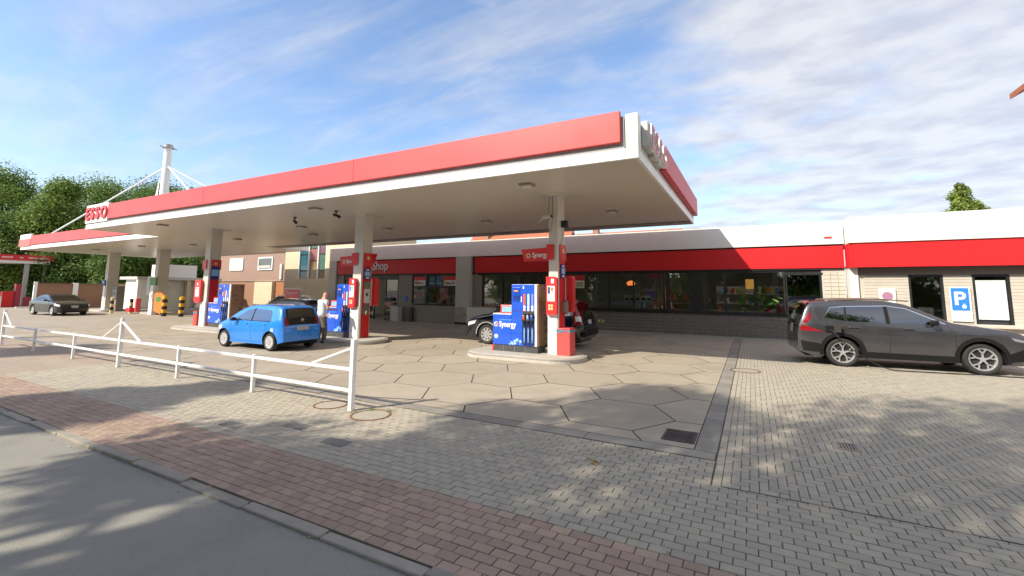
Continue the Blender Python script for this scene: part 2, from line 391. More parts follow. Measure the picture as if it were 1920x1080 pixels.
# edge stones along the slab
es = []
x = -14.0
while x < -.5: es.append((x+.5, 5.86, min(1.0, 10), .25)); x += 1.0
es = [(p[0], p[1], p[2], p[3]) for p in es if p[0] < -.9]+[(-.835, 5.86, .77, .25)]
y = 5.99
while y < 21.1: es.append((-.565, y+.25, .25, .5)); y += .5
pave('edge_paving', es, strip_m, 'edge_stone')
# kerb
root = D.objects.new('kerb', None); C.objects.link(root); root['kind'] = 'structure'
x = -40.0; i = 0; V = MB()
while x < 12:
    w = 1.0
    m_ = MB().box(-w/2+.005, w/2-.005, -.055, .055, -.2, 0, .014)
    if i == 0: kerb_mesh = m_.build('kerb_stone', kerb_m, root); k = kerb_mesh
    else: k = kerb_mesh.copy(); C.objects.link(k)
    k.location = (x+w/2, 2.588+random.uniform(-.012, .008), random.uniform(-.014, .006)); k.rotation_euler = (random.uniform(-.05, .05), random.uniform(-.012, .012), random.uniform(-.012, .012))
    x += w; i += 1
# hexagonal concrete slabs
def clip(poly, ax, val, keep_gt):
    out = []
    for i in range(len(poly)):
        a, b = poly[i], poly[(i+1) % len(poly)]
        ia = (a[ax] > val) == keep_gt; ib = (b[ax] > val) == keep_gt
        if ia: out.append(a)
        if ia != ib:
            t = (val-a[ax])/(b[ax]-a[ax]); out.append((a[0]+t*(b[0]-a[0]), a[1]+t*(b[1]-a[1])))
    return out
root = D.objects.new('forecourt', None); C.objects.link(root); root['kind'] = 'structure'
s_ = .905; hh = s_*math.sqrt(3)/2; c0 = (-1.965, 7.12)
for i in range(-20, 3):
    for j in range(-3, 11):
        hx = c0[0]+i*1.5*s_; hy = c0[1]+(j+(.5 if i % 2 else 0))*2*hh
        poly = [(hx+(s_-.0065)*math.cos(R(60*k)), hy+(s_-.0065)*math.sin(R(60*k))) for k in range(6)]
        for ax, val, kg in ((0, -28.0, True), (0, -.695, False), (1, 5.99, True), (1, 21.2, False)):
            poly = clip(poly, ax, val, kg)
            if len(poly) < 3: break
        if len(poly) < 3: continue
        cxp = sum(p[0] for p in poly)/len(poly); cyp = sum(p[1] for p in poly)/len(poly)
        dz = random.uniform(-.0015, .0015); n = len(poly); mb = MB()
        q = [(cxp+(p[0]-cxp)*.993, cyp+(p[1]-cyp)*.993) for p in poly]
        mb.add([(p[0], p[1], -.03) for p in poly]+[(p[0], p[1], dz-.005) for p in poly]+[(p[0], p[1], dz) for p in q],
               [(k, (k+1) % n, (k+1) % n+n, k+n) for k in range(n)]+[(k+n, (k+1) % n+n, (k+1) % n+2*n, k+2*n) for k in range(n)]+[list(range(2*n, 3*n))])
        mb.m = [1]*(2*n)+[0]*(len(mb.f)-2*n)
        mb.build('slab', [conc, MATS['slab_joint']], root)
# white parking line
struct(MB().add([(1.7, 15.11, .0045), (12, 12.97, .0045), (12, 13.05, .0045), (1.7, 15.19, .0045)], [(0, 1, 2, 3)]), 'parking_line_marking', mat('line_paint', (.62, .60, .56), .7, var=.2, vs=12))
# manholes
def manhole(loc, r, label, ring=rust, cover=brick_g):
    t = thing('manhole', label, 'manhole cover', (loc[0], loc[1], 0), group='round manhole covers in the paving')
    a = MB(); a.smooth = True
    a.lathe([(r-.03, -.02), (r-.03, .008), (r, .008), (r+.004, -.02)], 40, cap=False); a.build('ring', ring, t)
    b = MB().cyl((0, 0, -.02), (0, 0, .005), r-.040, n=40); b.cyl((0, 0, -.02), (0, 0, .003), r-.02, n=40); b.build('cover', cover, t)
manhole(MH[0], .30, 'round manhole cover with rusty rim at the foot of the fence end post')
manhole(MH[1], .27, 'fainter round manhole cover under the lower fence rail, left of the end post')
manhole(MH[2], .33, 'oval looking manhole in the sunlit paving between the pump island and the grey car', iron, conc)
def grate(loc, w, d, label, bars, vertical, mats=iron, z=.002):
    t = thing('drain_grate', label, 'drain grate', (loc[0], loc[1], 0))
    m_ = MB(); e = .03
    for b in ((-w/2, w/2, -d/2, -d/2+e), (-w/2, w/2, d/2-e, d/2), (-w/2, -w/2+e, -d/2+e, d/2-e), (w/2-e, w/2, -d/2+e, d/2-e)): m_.box(b[0], b[1], b[2], b[3], -.02, z+.008)
    m_.build('frame', mats, t)
    MB().box(-w/2+e, w/2-e, -d/2+e, d/2-e, -.02, z+.0005).build('pit_shade', black, t)  # black plate stands in for the shade below the bars
    proto = None
    for i in range(bars):
        if vertical: m_ = ((i+.5)/bars*(w-2*e)-w/2+e, 0)
        else: m_ = (0, (i+.5)/bars*(d-2*e)-d/2+e)
        if proto is None:
            bw = (w-2*e)/bars*.45 if vertical else w-2*e-.06
            bd = d-2*e-.06 if vertical else (d-2*e)/bars*.45
            proto = MB().box(-bw/2, bw/2, -bd/2, bd/2, z+.001, z+.007).build('bar', mats, t); o = proto
        else: o = proto.copy(); C.objects.link(o)
        o.location = (m_[0], m_[1], 0)
grate((-.91, 6.42), .40, .50, 'square dark iron drain grate in the corner of the concrete slabs', 6, False)
grate((.95, 7.0), .25, .30, 'small drain grate with pale bars set in the herringbone pavers', 6, True, mat('pale_iron', (.30, .25, .22), .6, var=.2, vs=20), .004)
for i, (pa, lab) in enumerate(zip([(-6.4, 3.86), (-5.6, 4.26), (-4.6, 4.06)], ['leftmost of three dark slabs set in the footpath', 'middle one of three dark slabs set in the footpath', 'rightmost of three dark slabs set in the footpath'])):
    tag(MB().box(pa[0]-.195, pa[0]+.195, pa[1]-.095, pa[1]+.095, -.02, .005, .003).build('paving_slab', mat('slab_dark', (.19, .18, .155), .85, var=.1, bump=.2, dirt=.3, wpos=True)), lab, 'paving slab', 'dark slabs in the footpath')
# fallen twig/leaf
t = MB(); t.mi = 0
t.cyl((-1.72, 5.05, .01), (-1.58, 5.0, .012), .006, n=5)
for k in range(5):
    a = random.random()*6; px, py = -1.62+random.uniform(-.05, .06), 4.98+random.uniform(-.04, .04)
    t.add([(px, py, .006), (px+.04*math.cos(a), py+.04*math.sin(a), .02), (px+.06*math.cos(a+.4), py+.06*math.sin(a+.4), .01), (px+.03*math.cos(a+1), py+.03*math.sin(a+1), .006)], [(0, 1, 2, 3)])
tag(t.build('fallen_twig', mat('dry_leaf', (.42, .28, .08), .8)), 'dry yellow leaf and twig lying on the grey pavers', 'twig')
lit = MB()
for k in range(420):
    px, py = random.uniform(-12, 5), random.choice([random.gauss(2.46, .05), random.uniform(2.7, 6), random.uniform(6, 13)])
    a = random.random()*6; s = random.uniform(.008, .02)
    lit.add([(px+s*math.cos(a+i*1.57), py+s*.6*math.sin(a+i*1.57), (.006 if py > 2.6 else -.025)+random.random()*.006) for i in range(4)], [(0, 1, 2, 3)])
lit.build('litter', mat('leaf_litter', (.36, .29, .15), .8, rnd=.4), None, kind='stuff')
weeds = MB()
for k in range(120):
    b = random.choice([(-5.45, 5.1), (-5.0, 5.42), (-5.3, 5.35)]); px, py = b[0]+random.gauss(0, .035), b[1]+random.gauss(0, .03)
    a = random.random()*6; s = random.uniform(.01, .025)
    weeds.add([(px, py, 0), (px+s*math.cos(a), py+s*math.sin(a), s*1.1), (px+s*.7*math.cos(a+.7), py+s*.7*math.sin(a+.7), s)], [(0, 1, 2)])
weeds.build('weeds', leaf_c, None, kind='stuff')

# ------------------------------------------------------------------ fence
fn = thing('railing', 'low white two-rail steel railing with three tall braced posts along the forecourt edge', 'railing', (-5.58, 5.18, 0))
wp = mat('white_paint_metal', (.80, .80, .79), .4, var=.05, vs=6)
px = [0, -2.52, -5.1, -7.72, -10.27, -12.99, -15.7]
tallp = {0: 1.08, 3: 1.12, 6: 1.12}
for i, x in enumerate(px):
    h = tallp.get(i, .67); w = .037 if i in tallp else .03
    o = MB().box(x-w, x+w, -w, w, 0, h, .006).build('post', wp, fn)
for z in (.30, .62):
    MB().box(px[-1], -.037, -.022, .022, z-.024, z+.024, .006).build('rail', wp, fn)
MB().cyl((-.02, 0, .95), (-.95, 0, .645), .022, n=8).build('brace', wp, fn)
MB().cyl((px[3], 0, 1.06), (px[3]-.95, 0, .64), .02, n=8).build('brace', wp, fn)
MB().cyl((px[3], 0, 1.06), (px[3]+.95, 0, .64), .028, n=8).build('brace', wp, fn)
MB().cyl((px[6], 0, 1.06), (px[6]+.7, 0, .64), .03, n=8).build('brace', wp, fn)
MB().cyl((px[3], 0, 1.1), (px[3], 0, 1.16), .04, n=8).build('cap', wp, fn)

# ------------------------------------------------------------------ canopy 1
cn = thing('station_canopy', 'large white and red filling station canopy on three pillars over the pumps', 'canopy', (-15, 14, 0))
XR, XL, YF, YB, ZS = -1.94, -28.35, 9.18, 19.35, 4.66
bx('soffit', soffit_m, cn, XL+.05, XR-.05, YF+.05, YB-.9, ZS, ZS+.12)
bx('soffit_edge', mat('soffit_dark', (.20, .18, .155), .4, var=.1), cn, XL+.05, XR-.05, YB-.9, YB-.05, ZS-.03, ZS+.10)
bx('roof_deck', grey_gap, cn, XL+.2, XR-.2, YF+.2, YB-.2, ZS+.15, ZS+.95)
bx('front_fascia', fasc_white, cn, XL, XR, YF, YF+.08, ZS-.01, ZS+.22, .008)
bx('front_backing', grey_gap, cn, XL, XR-.30, YF+.05, YF+.14, ZS+.22, ZS+.95)
bx('corner_post', fasc_white, cn, XR-.26, XR, YF, YF+.28, ZS+.222, ZS+.97, .008)
for i in range(3):
    a, b = XL+2.32+i*(XR-.36-XL-2.32)/3, XL+2.32+(i+1)*(XR-.36-XL-2.32)/3
    bx('fascia_panel', red_f, cn, a+.002, b-.002, YF-.05, YF+.06, 5.02, 5.71, .015)
bx('sign_panel', fasc_white, cn, XL, XL+2.30, YF-.04, YF+.06, 4.92, 5.80, .01)
for i, ch in enumerate('ESSO'): text(ch, 'letter', red_p, cn, (XL+.12+i*.52, YF-.05, 5.10), .78, ext=.05, bold=.03)
bx('side_fascia', fasc_white, cn, XR-.08, XR, YF+.082, YB, ZS-.01, ZS+.20, .008)
bx('side_backing', fasc_white, cn, XR-.14, XR-.05, YF+.28, YB, ZS+.20, ZS+.90)
for i in range(2):
    a, b = 11.85+i*3.84, 11.85+(i+1)*3.84
    bx('fascia_panel', red_m, cn, XR-.02, XR+.14, a+.001, b-.001, 5.02, 5.68, .012)
bx('letter_box', clad_lt, cn, XR-.04, XR+.10, 9.72, 10.45, 5.06, 5.62, .01)
bx('letter_box', clad_lt, cn, XR-.04, XR+.10, 10.46, 10.95, 5.00, 5.40, .01)
bx('letter_box', clad_lt, cn, XR-.04, XR+.10, 10.96, 11.5, 4.98, 5.40, .01)
for i, ch in enumerate('ESSO'):
    text(ch, 'letter', fasc_white, cn, (XR+.135, 9.78+i*.50, 5.04), .74, rot=(R(90), 0, R(90)), ext=.035, bold=.03)
    text(ch, 'letter_face', red_p, cn, (XR+.176, 9.78+i*.50, 5.04), .74, rot=(R(90), 0, R(90)), ext=.004, bold=.008)
bx('back_fascia', fasc_white, cn, XL, XR, YB-.08, YB, ZS-.02, ZS+.9); bx('fascia_panel', red_m, cn, XL+.3, XR+.12, YB+.02, YB+.34, 5.02, 5.74, .01)
bx('left_fascia', fasc_white, cn, XL, XL+.08, YF+.08, YB-.08, ZS-.01, ZS+.9)
# pillars with red trims
PX = [(-5.09, -4.80), (-12.92, -12.50), (-22.78, -22.36)]
for i, (a, b) in enumerate(PX):
    o = bx('pillar', beige_metal, cn, a, b, 11.78, 12.28, .13, ZS-.002, .012)
    bx('pillar_foot', fasc_white, o, a-.02, b-.03 if i else b-.04, 11.755, 11.779, .13, 1.25, .004)
    bx('red_cladding', red_m, o, b+.002, b+.02, 11.86, 12.24, .15, 3.20, .004)
    bx('head_plate', beige_metal, o, a-.2, b+.2, 11.6, 12.55, ZS-.02, ZS-.003)

# ceiling lights and CCTV
lt0 = thing('ceiling_light', 'x', 'ceiling light', (0, 0, ZS), group='flat lights under the canopy')
MB().box(-.17, .17, -.17, .17, -.06, -.0, .01).build('housing', mat('light_housing', (.30, .28, .25), .5), lt0)
MB().box(-.12, .12, -.12, .12, -.085, -.06, .008).build('diffuser', mat('diffuser', (.75, .72, .66), .4), lt0)
LP = [(-5.06, 10.29, 'nearest square ceiling light under the canopy, by the corner pillar'), (-13.15, 10.21, 'square light under the front of the canopy above the blue hatchback'),
      (-9.24, 15.15, 'square light under the canopy midway between the right and middle pillars, over the forecourt'), (-14.52, 15.1, 'square light under the canopy just right of the middle pillar'),
      (-4.12, 15.06, 'square light under the canopy behind the right hand pillar'), (-22.88, 9.98, 'square light under the front of the canopy near its far left end'),
      (-19.5, 15.1, 'square light under the canopy behind the leftmost pillar'), (-17.6, 13.0, 'square light under the canopy above the waiting man'), (-25.5, 14.8, 'square light under the far left rear of the canopy')]
for i, (x, y, lab) in enumerate(LP):
    o = lt0 if i == 0 else copy_tree(lt0)
    o.location = (x, y, ZS-.001); o['label'] = lab
def cctv(loc, rz, label, z=ZS, dome=True):
    t = thing('security_camera', label, 'security camera', loc, rz, 'security cameras')
    if dome:
        MB().cyl((0, 0, 0), (0, 0, -.05), .06, n=12).build('mount', dark, t)
        MB().cyl((0, 0, -.05), (.05, -.02, -.2), .022, n=8).build('bracket', dark, t)
        m_ = MB(); m_.cyl((-.1, .04, -.13), (.16, -.07, -.22), .05, n=12); m_.cyl((.16, -.07, -.22), (.20, -.087, -.235), .062, n=12); m_.build('camera_body', black, t)
    else:
        MB().box(-.28, .06, -.05, .05, -.05, .05, .012).build('camera_body', clad_lt, t)
        MB().box(-.30, -.279, -.04, .04, -.04, .04).build('lens', black, t)
        MB().cyl((.04, 0, -.03), (.24, 0, -.12), .02, n=8).build('bracket', galv, t)
cctv((-15.6, 11.2, ZS), 0, 'black security camera hanging from the canopy between the leftmost and middle pillars')
cctv((-12.95, 10.9, ZS), .3, 'black security camera hanging from the canopy just left of the middle pillar')
cctv((-5.16, 11.62, 3.98), R(160), 'white bullet security camera on the left of the right hand pillar', dome=False)
o = bx('floodlight', black, None, -4.79, -4.62, 12.0, 12.16, 3.72, 3.92, .02); tag(o, 'small black floodlight on the right side of the right hand pillar', 'floodlight')
cbt = thing('cable', 'thin black camera cables running down the right hand pillar', 'cable', (-5, 11.7, 3)); cb = MB(); cb.tube([(-5.06, 11.77, 4.6), (-5.08, 11.74, 4.2), (-5.06, 11.74, 3.9)], .006, 5); cb.build('strand', black, cbt, True); cb = MB(); cb.tube([(-4.97, 11.77, 4.6), (-4.95, 11.75, 4.0), (-5.02, 11.74, 3.6), (-5.12, 11.74, 3.55)], .006, 5); cb.build('strand', black, cbt, True); cb = MB()
cb.tube([(-4.74, 12.05, 3.75), (-4.76, 12.0, 3.4), (-4.80, 11.98, 3.2)], .006, 5)
cb.build('strand', black, cbt, True)

# ------------------------------------------------------------------ islands, pumps, pillar equipment
def island(x0, x1, y0, y1, label):
    t = thing('pump_island', label, 'pump island', ((x0+x1)/2, (y0+y1)/2, 0), group='raised pump islands')
    r = (y1-y0)*.42; X, Y = (x1-x0)/2, (y1-y0)/2
    MB().prism(rr(-X, X, -Y, Y, r, 9), 0, .115, 'z').build('kerb_edge', isl_m, t)
    MB().prism(rr(-X+.07, X-.07, -Y+.07, Y-.07, r-.07, 9), .115, .132, 'z').build('top', isl_m, t)
    e = MB(); n_ = rr(-X-.008, X+.008, -Y-.008, Y+.008, r, 9)
    MB().prism(rr(-X-.006, X+.006, -Y-.006, Y+.006, r, 9), .085, .113, 'z').build('steel_edge', steel, t)
island(-7.55, -4.05, 10.85, 12.65, 'rounded concrete island under the nearest blue fuel pump')
island(-15.4, -11.55, 10.9, 12.75, 'rounded concrete island under the middle pump and pillar')
island(-24.2, -19.3, 11.0, 12.85, 'rounded concrete island under the far left pump')

def pump(name, loc, label, detail=True):
    """front faces -Y; local origin at left bottom front"""
    t = thing('fuel_pump', label, 'fuel pump', loc, group='blue fuel pumps')
    b = MB().box(.02, 1.45, .02, .58, 0, .19, .01); b.build('plinth', dark, t)
    for x in (.36, .72, 1.08): MB().box(x-.003, x+.003, .015, .02, .01, .18).build('plinth_joint', galv, t)
    o = MB().box(0, .62, 0, .60, .19, 1.06, .01).build('lower_cabinet', blue_p, t)
    MB().box(0, .62, -.004, .61, 1.06, 1.085, .004).build('counter', mat('counter_white', (.7, .6, .58), .4), t)
    o2 = MB().box(.62, 1.36, 0, .60, .19, 1.93, .01).build('tall_cabinet', blue_p, t)
    MB().box(1.36, 1.43, .0, .02, .19, 1.93).build('edge_trim', fasc_white, t)
    MB().box(1.36, 1.47, .02, .60, .19, 1.93, .006).build('end_panel', mat('steel_reflection', (.36, .22, .15), .3, metal=.5, var=.15, vs=3), t)  # brown reflection on the steel end panel is put into its colour
    # display
    MB().box(.655, .90, -.012, 0, 1.44, 1.84, .004).build('display_panel', mat('pump_display', (.012, .07, .45), .25, coat=.5), t)
    MB().box(.70, .84, -.018, -.012, 1.72, 1.76).build('badge', mat('badge_orange', (.75, .35, .15), .4), t)
    MB().box(.68, .88, -.016, -.012, 1.50, 1.60).build('screen', navy, t)
    MB().box(.93, .965, -.014, 0, 1.42, 1.58, .004).build('card_slot', paper, t)
    MB().box(.99, 1.03, -.014, 0, 1.80, 1.88, .004).build('sticker', paper, t)
    MB().box(.62, 1.34, -.006, 0, 1.165, 1.18).build('seam', mat('seam_maroon', (.12, .02, .05), .5), t)
    MB().box(.99, 1.345, -.01, .0, .92, 1.16, .004).build('nozzle_recess', mat('recess_black', (.05, .045, .035), .5), t)
    cols = [mat('fuel_red', (.85, .12, .03), .4), mat('fuel_ice', (.45, .75, .80), .4), mat('fuel_violet', (.25, .25, .75), .4)]
    for k in range(3):
        x = 1.045+k*.125
        MB().prism(rr(x-.032, x+.032, 1.33, 1.66, .031, 4), -.012, 0).build('grade_strip', cols[k], t)
        MB().box(x-.034, x+.034, -.014, 0, 1.24, 1.325, .006).build('price_tab', paper, t)
        MB().box(x-.034, x+.034, -.014, 0, 1.17, 1.23, .006).build('price_tab', paper, t)
        nz = MB(); nz.cyl((x-.02, -.03, 1.12), (x+.03, -.05, 1.09), .016, n=8); nz.cyl((x+.03, -.05, 1.09), (x-.005, -.07, .88), .022, .028, n=8); nz.cyl((x-.005, -.07, .88), (x+.0, -.06, .72), .03, .02, n=8)
        nz.box(x-.045, x-.02, -.09, -.05, .86, 1.03, .006)
        n_ = nz.build('nozzle', black, t)
        MB().box(x-.035, x+.035, -.085, -.03, .90, 1.05, .012).build('nozzle_cover', [cols[0], lblue, blue_p][k], n_)
        h = MB(); pts = []
        for q in range(15):
            a = q/14; pts.append((x-.03+.05*math.sin(a*math.pi)-.05*a*(1-a)*0+.03*math.cos(a*6), -.05-.02*math.sin(a*3.14), .74-.52*math.sin(a*math.pi*.93) if a < .55 else .74-.52*math.sin(a*math.pi*.93)))
        pts = [(x-.035, -.05, .76), (x-.045, -.06, .5), (x-.03, -.06, .3), (x+.01, -.055, .215), (x+.04, -.05, .3), (x+.045, -.04, .6), (x+.035, -.03, .92)]
        h.smooth = True; h.tube(pts, .014, 8); h.build('hose', black, t)
        MB().box(x-.012, x+.025, -.028, -.004, .26, .72, .006).build('hose_guard', lblue, t)
    text('Synergy', 'lettering', paper, t, (.22, -.006, .70), .225, ext=.003, bold=.006, W=False, sx=.78)
    MB().box(.24, .64, -.004, 0, .895, .905).build('underline', lblue, t)
    MB().cyl((.11, -.006, .77), (.11, 0, .77), .07, n=24).build('emblem', paper, t)
    MB().prism([(.11+.055*math.cos(R(a)), .77+.055*math.sin(R(a))) for a in range(-60, 130, 15)]+[(.11, .79)], -.009, -.006).build('emblem_red', red_p, t)
    MB().prism([(.11+.05*math.cos(R(a)), .77+.05*math.sin(R(a))) for a in range(150, 290, 15)]+[(.10, .76)], -.009, -.006).build('emblem_blue', navy, t)
    MB().lathe([(.0, -.006), (.06, -.006), (.06, 0)], 20, 'y', (.12, 0, .42), False).build('round_sticker', paper, t)
    rnd_ = random.Random(3)
    dts = MB()
    for k in range(16):
        x = rnd_.uniform(.55, .95); z = .22+rnd_.random()*.35*(x-.4); r_ = rnd_.choice([.015, .025, .04])
        dts.cyl((x, -.003-.0005*k, z), (x, 0, z), r_, n=12)
    dts.build('bubble_print', mat('bubble_print', (.35, .6, .85), .4), t, kind='stuff')
    d = MB().box(.20, .62, .08, .22, 1.087, 1.33, .02).build('leaflet_box', red_p, t); 
    MB().box(.26, .615, .072, .08, 1.12, 1.28, .01).build('leaflet', lblue, d)
    MB().cyl((-.02, .1, 0), (-.02, .1, .18), .05, .035, n=10).build('cone', red_p, t)
    return t
pump('p', (-6.80, 11.58, .132), 'nearest blue fuel pump with three nozzles beside the right hand pillar')
t = pump('p', (-14.28, 11.75, .132), 'middle blue fuel pump beside the man in the white shirt'); t.scale = (.98, 1, 1)
t = pump('p', (-22.1, 11.75, .132), 'far left blue fuel pump behind the front of the blue hatchback'); t.scale = (1.15, 1, 1)

def fcollar(i, a, b, wing, label):
    t = thing('pillar_sign', label, 'pillar sign', (a, 12.0, 2.75), group='red trapezoid signs on the pillars')
    w = b-a
    # long panel to the left
    MB().prism([(-wing+.10, 0), (.0, 0), (.0, .40), (-wing, .36)], -.03, .0).build('panel', red_p, t)
    MB().prism([(-.05, .02), (w*.6, .02), (w*.6, .46), (-.05, .46)], -.27, -.243).build('front_panel', red_p, t)
    MB().prism([(-.14, .0), (.30, .0), (.30, .46), (-.14, .46)], w+.022, w+.04, 'x').build('side_panel', red_p, t)
    if i == 1: MB().prism([(w, .1), (w+.06, .1), (w+.20, .46), (w, .46)], .30, .35).build('rear_wing', red_p, t)
    MB().cyl((-wing+.24, -.036, .17), (-wing+.24, -.03, .17), .075, n=20).build('emblem', yel2, t)
    MB().cyl((-wing+.24, -.04, .17), (-wing+.24, -.036, .17), .035, n=14).build('emblem_dot', dark, t)
    text('Synergy', 'lettering', paper, t, (-wing+.37, -.034, .12), .20, ext=.003, bold=.004, W=False, sx=.78)
    # emblem on the right side
    MB().cyl((w+.05, .05, .28), (w+.056, .05, .28), .07, n=20).build('side_emblem', yel2, t)
fcollar(0, *PX[0], .98, 'red trapezoid sign reading Synergy on the right hand pillar')
fcollar(1, *PX[1], .95, 'red trapezoid sign reading Synergy on the middle pillar')
fcollar(2, *PX[2], .55, 'red trapezoid sign on the leftmost pillar')
def pillar_kit(a, b, which, y0=11.76):
    # rounded service unit on the front of the pillar
    t = thing('service_unit', f'red rounded customer service unit on the front of the {which} pillar', 'service unit', (a, y0, 1.22), group='red service units on the pillars')
    MB().prism(rr(-.02, .30, 0, 1.06, .09, 5, (0, 1, 1, 0)), -.12, 0).build('body', red_p, t)
    MB().box(.02, .245, -.128, -.12, .37, .80, .01).build('leaflet_pocket', paper, t)
    MB().box(.04, .10, -.132, -.128, .58, .77).build('print_blue', signblue if which != 'right hand' else navy, t)
    MB().box(.12, .20, -.132, -.128, .66, .76).build('print_photo', wood if which == 'right hand' else lblue, t)
    MB().box(.13, .22, -.128, -.12, .87, 1.0, .004).build('notice', paper, t)
    for q in range(4): MB().box(.05+.075*(q % 2), .11+.075*(q % 2), -.128, -.12, .13+.085*(q//2), .2+.085*(q//2), .003).build('pictogram', yel2, t)
    # glove dispenser on the right side
    u = thing('towel_dispenser', f'grey paper towel dispenser on the right side of the {which} pillar', 'dispenser', (b+.022, 12.02, 1.28), group='paper towel dispensers')
    if which == 'right hand':
        MB().prism([(-.06, .0), (.14, -.06), (.2, .1), (.16, .34), (-.06, .28)], 0, .12, 'x').build('body', mat('disp_brown', (.22, .17, .13), .5), u)
    else:
        MB().box(0, .05, -.1, .16, .10, .62, .01).build('body', clad_lt, u); MB().box(.05, .055, -.04, .06, .35, .48).build('logo_plate', dark, u)
        MB().box(0, .04, -.1, .16, .64, .88, .008).build('photo_panel', mat('photo_print', (.15, .2, .12), .4, var=.6, vs=30), u)
        MB().box(0, .03, -.12, .17, -.3, .06).build('lower_panel', darkclad, u)
        m_ = MB(); m_.smooth = False
        for q in range(6):
            aa = q; m_.add([(.08, -.02+.03*math.cos(aa), -.25+.02*q), (.13, -.06+.05*math.sin(aa*2), -.30+.03*q), (.06, .05*math.cos(aa), -.35), (.04, .02, -.2)], [(0, 1, 2, 3)])
        m_.build('paper_towel', mat('tissue', (.7, .66, .45), .8), u)
    pl = thing('price_display', f'small blue fuel price panel on the right side of the {which} pillar', 'display', (b+.022, 12.02, 2.25), group='price panels on the pillars')
    MB().box(0, .03, -.13, .17, 0, .40, .006).build('frame', navy, pl)
    MB().box(.03, .035, -.11, .15, .12, .28).build('screen', lblue, pl); MB().box(.03, .035, -.06, .10, .03, .08).build('digits', paper, pl); MB().box(.03, .035, -.06, .10, .32, .36).build('brand_strip', paper, pl)
    r = thing('hose_station', f'red rounded box on the rear of the {which} pillar', 'service box', (b, 12.30, 1.27), group='red rounded boxes behind the pillars')
    MB().prism(rr(.0, .24 if which == 'right hand' else .17, 0, 1.05, .08, 6, (0, 1, 1, 0)), 0, .22).build('body', red_p, r)
    MB().box(.02, .035, -.03, .0, .02, 1.0).build('edge', fasc_white, r)
pillar_kit(*PX[0], 'right hand'); pillar_kit(*PX[1], 'middle')
t = thing('service_unit', 'red rounded customer service unit on the left of the leftmost pillar', 'service unit', (PX[2][0]-.28, 11.76, 1.2), group='red service units on the pillars')
MB().prism(rr(-.12, .40, 0, 1.06, .13, 5), -.12, .1).build('body', red_p, t); MB().box(.0, .30, -.128, -.12, .28, .72, .006).build('leaflet', paper, t); MB().box(.0, .30, -.133, -.128, .62, .66).build('print_green', green_m, t); MB().box(.10, .2, -.128, -.12, .80, .92).build('notice', paper, t)
pl = thing('price_display', 'small blue fuel price panel on the leftmost pillar', 'display', (PX[2][1]+.022, 12.02, 2.3), group='price panels on the pillars')
MB().box(0, .03, -.16, .2, 0, .6, .006).build('frame', navy, pl); MB().box(.03, .035, -.13, .17, .15, .45).build('screen', lblue, pl)
def bin_(loc, label, w=.38, d=.42, h=.72, m=None):
    t = thing('waste_bin', label, 'waste bin', loc, group='red waste bins by the pillars')
    MB().box(0, w, 0, d, 0, h, .012).build('body', m or mat('bin_red', (.62, .075, .07), .5, var=.06), t)
    MB().box(-.005, w+.005, -.005, d+.005, h-.02, h+.01, .004).build('rim', red_p, t)
    a = MB(); a.smooth = True
    for q, (p0, p1) in enumerate((((-.012, -.012), (w+.012, -.012)), ((w+.012, -.012), (w+.012, d+.012)))):
        rows = []
        for r_ in range(2):
            rows.append([(p0[0]+(p1[0]-p0[0])*k/8, p0[1]+(p1[1]-p0[1])*k/8, h-.03-r_*(.06+.03*math.sin(k*.9+q))) for k in range(9)])
        a.grid(rows)
    a.build('bin_liner', mat('bin_liner', (.10, .22, .32), .3), t)
bin_((-4.78, 11.62, .132), 'red waste bin with blue liner at the foot of the right hand pillar')
bin_((PX[2][0]-.42, 11.7, .132), 'faded red waste bin left of the leftmost pillar', .3, .3, .66)

# ------------------------------------------------------------------ canopy 2, mast, canopy 3
c2 = thing('station_canopy', 'second white and red canopy further left, held by a mast', 'canopy', (-39, 17, 0))
bx('soffit', soffit_m, c2, -48.9, -28.45, 12.35, 21.6, 4.66, 4.78)
bx('front_fascia', fasc_white, c2, -49, -28.45, 12.25, 12.33, 4.65, 4.92)
bx('front_backing', grey_gap, c2, -49, -28.45, 12.33, 12.40, 4.92, 5.55)
bx('roof_deck', grey_gap, c2, -48.7, -28.6, 12.5, 21.4, 4.8, 5.5)
for i in range(6): bx('fascia_panel', red_f, c2, -46.9+i*3.07, -46.9+(i+1)*3.07-.002, 12.19, 12.32, 4.95, 5.62, .01)
bx('sign_panel', fasc_white, c2, -49.1, -46.92, 12.2, 12.32, 5.42, 5.78); bx('sign_face', mat('faded_red', (.66, .16, .15), .5), c2, -49.15, -46.92, 12.18, 12.32, 4.88, 5.418)
bx('right_fascia', fasc_white, c2, -28.5, -28.4, 12.33, 21.6, 4.65, 5.5); bx('left_fascia', fasc_white, c2, -49, -48.92, 12.33, 21.6, 4.65, 5.5); bx('back_fascia', fasc_white, c2, -49, -28.4, 21.6, 21.68, 4.64, 5.5)
for x0, y0 in ((-45.9, 16.4), (-38.75, 16.7)):
    o = bx('pillar', beige_metal, c2, x0, x0+.5, y0, y0+.7, .05, 4.655, .01)
    bx('pillar_foot', fasc_white, o, x0-.03, x0+.3, y0-.03, y0-.001, .0, 2.3)
    q = MB().prism(rr(x0-.9, x0+1.6, y0-.6, y0+1.3, .5, 6), 0, .12, 'z').build('base_island', isl_m, None); tag(q, 'low concrete island under the far left canopy pillar' if x0 < -40 else 'low concrete island under the pillar with the green sign', 'pump island', 'raised pump islands')
for x, y, lab in ((-42.5, 14.5, 'ceiling light under the second canopy, left of its pillars'), (-36, 14.6, 'ceiling light under the second canopy, between its pillars'), (-31.5, 15.5, 'ceiling light under the second canopy, nearest the front canopy')):
    o = copy_tree(lt0); o.location = (x, y, ZS-.001); o['label'] = lab
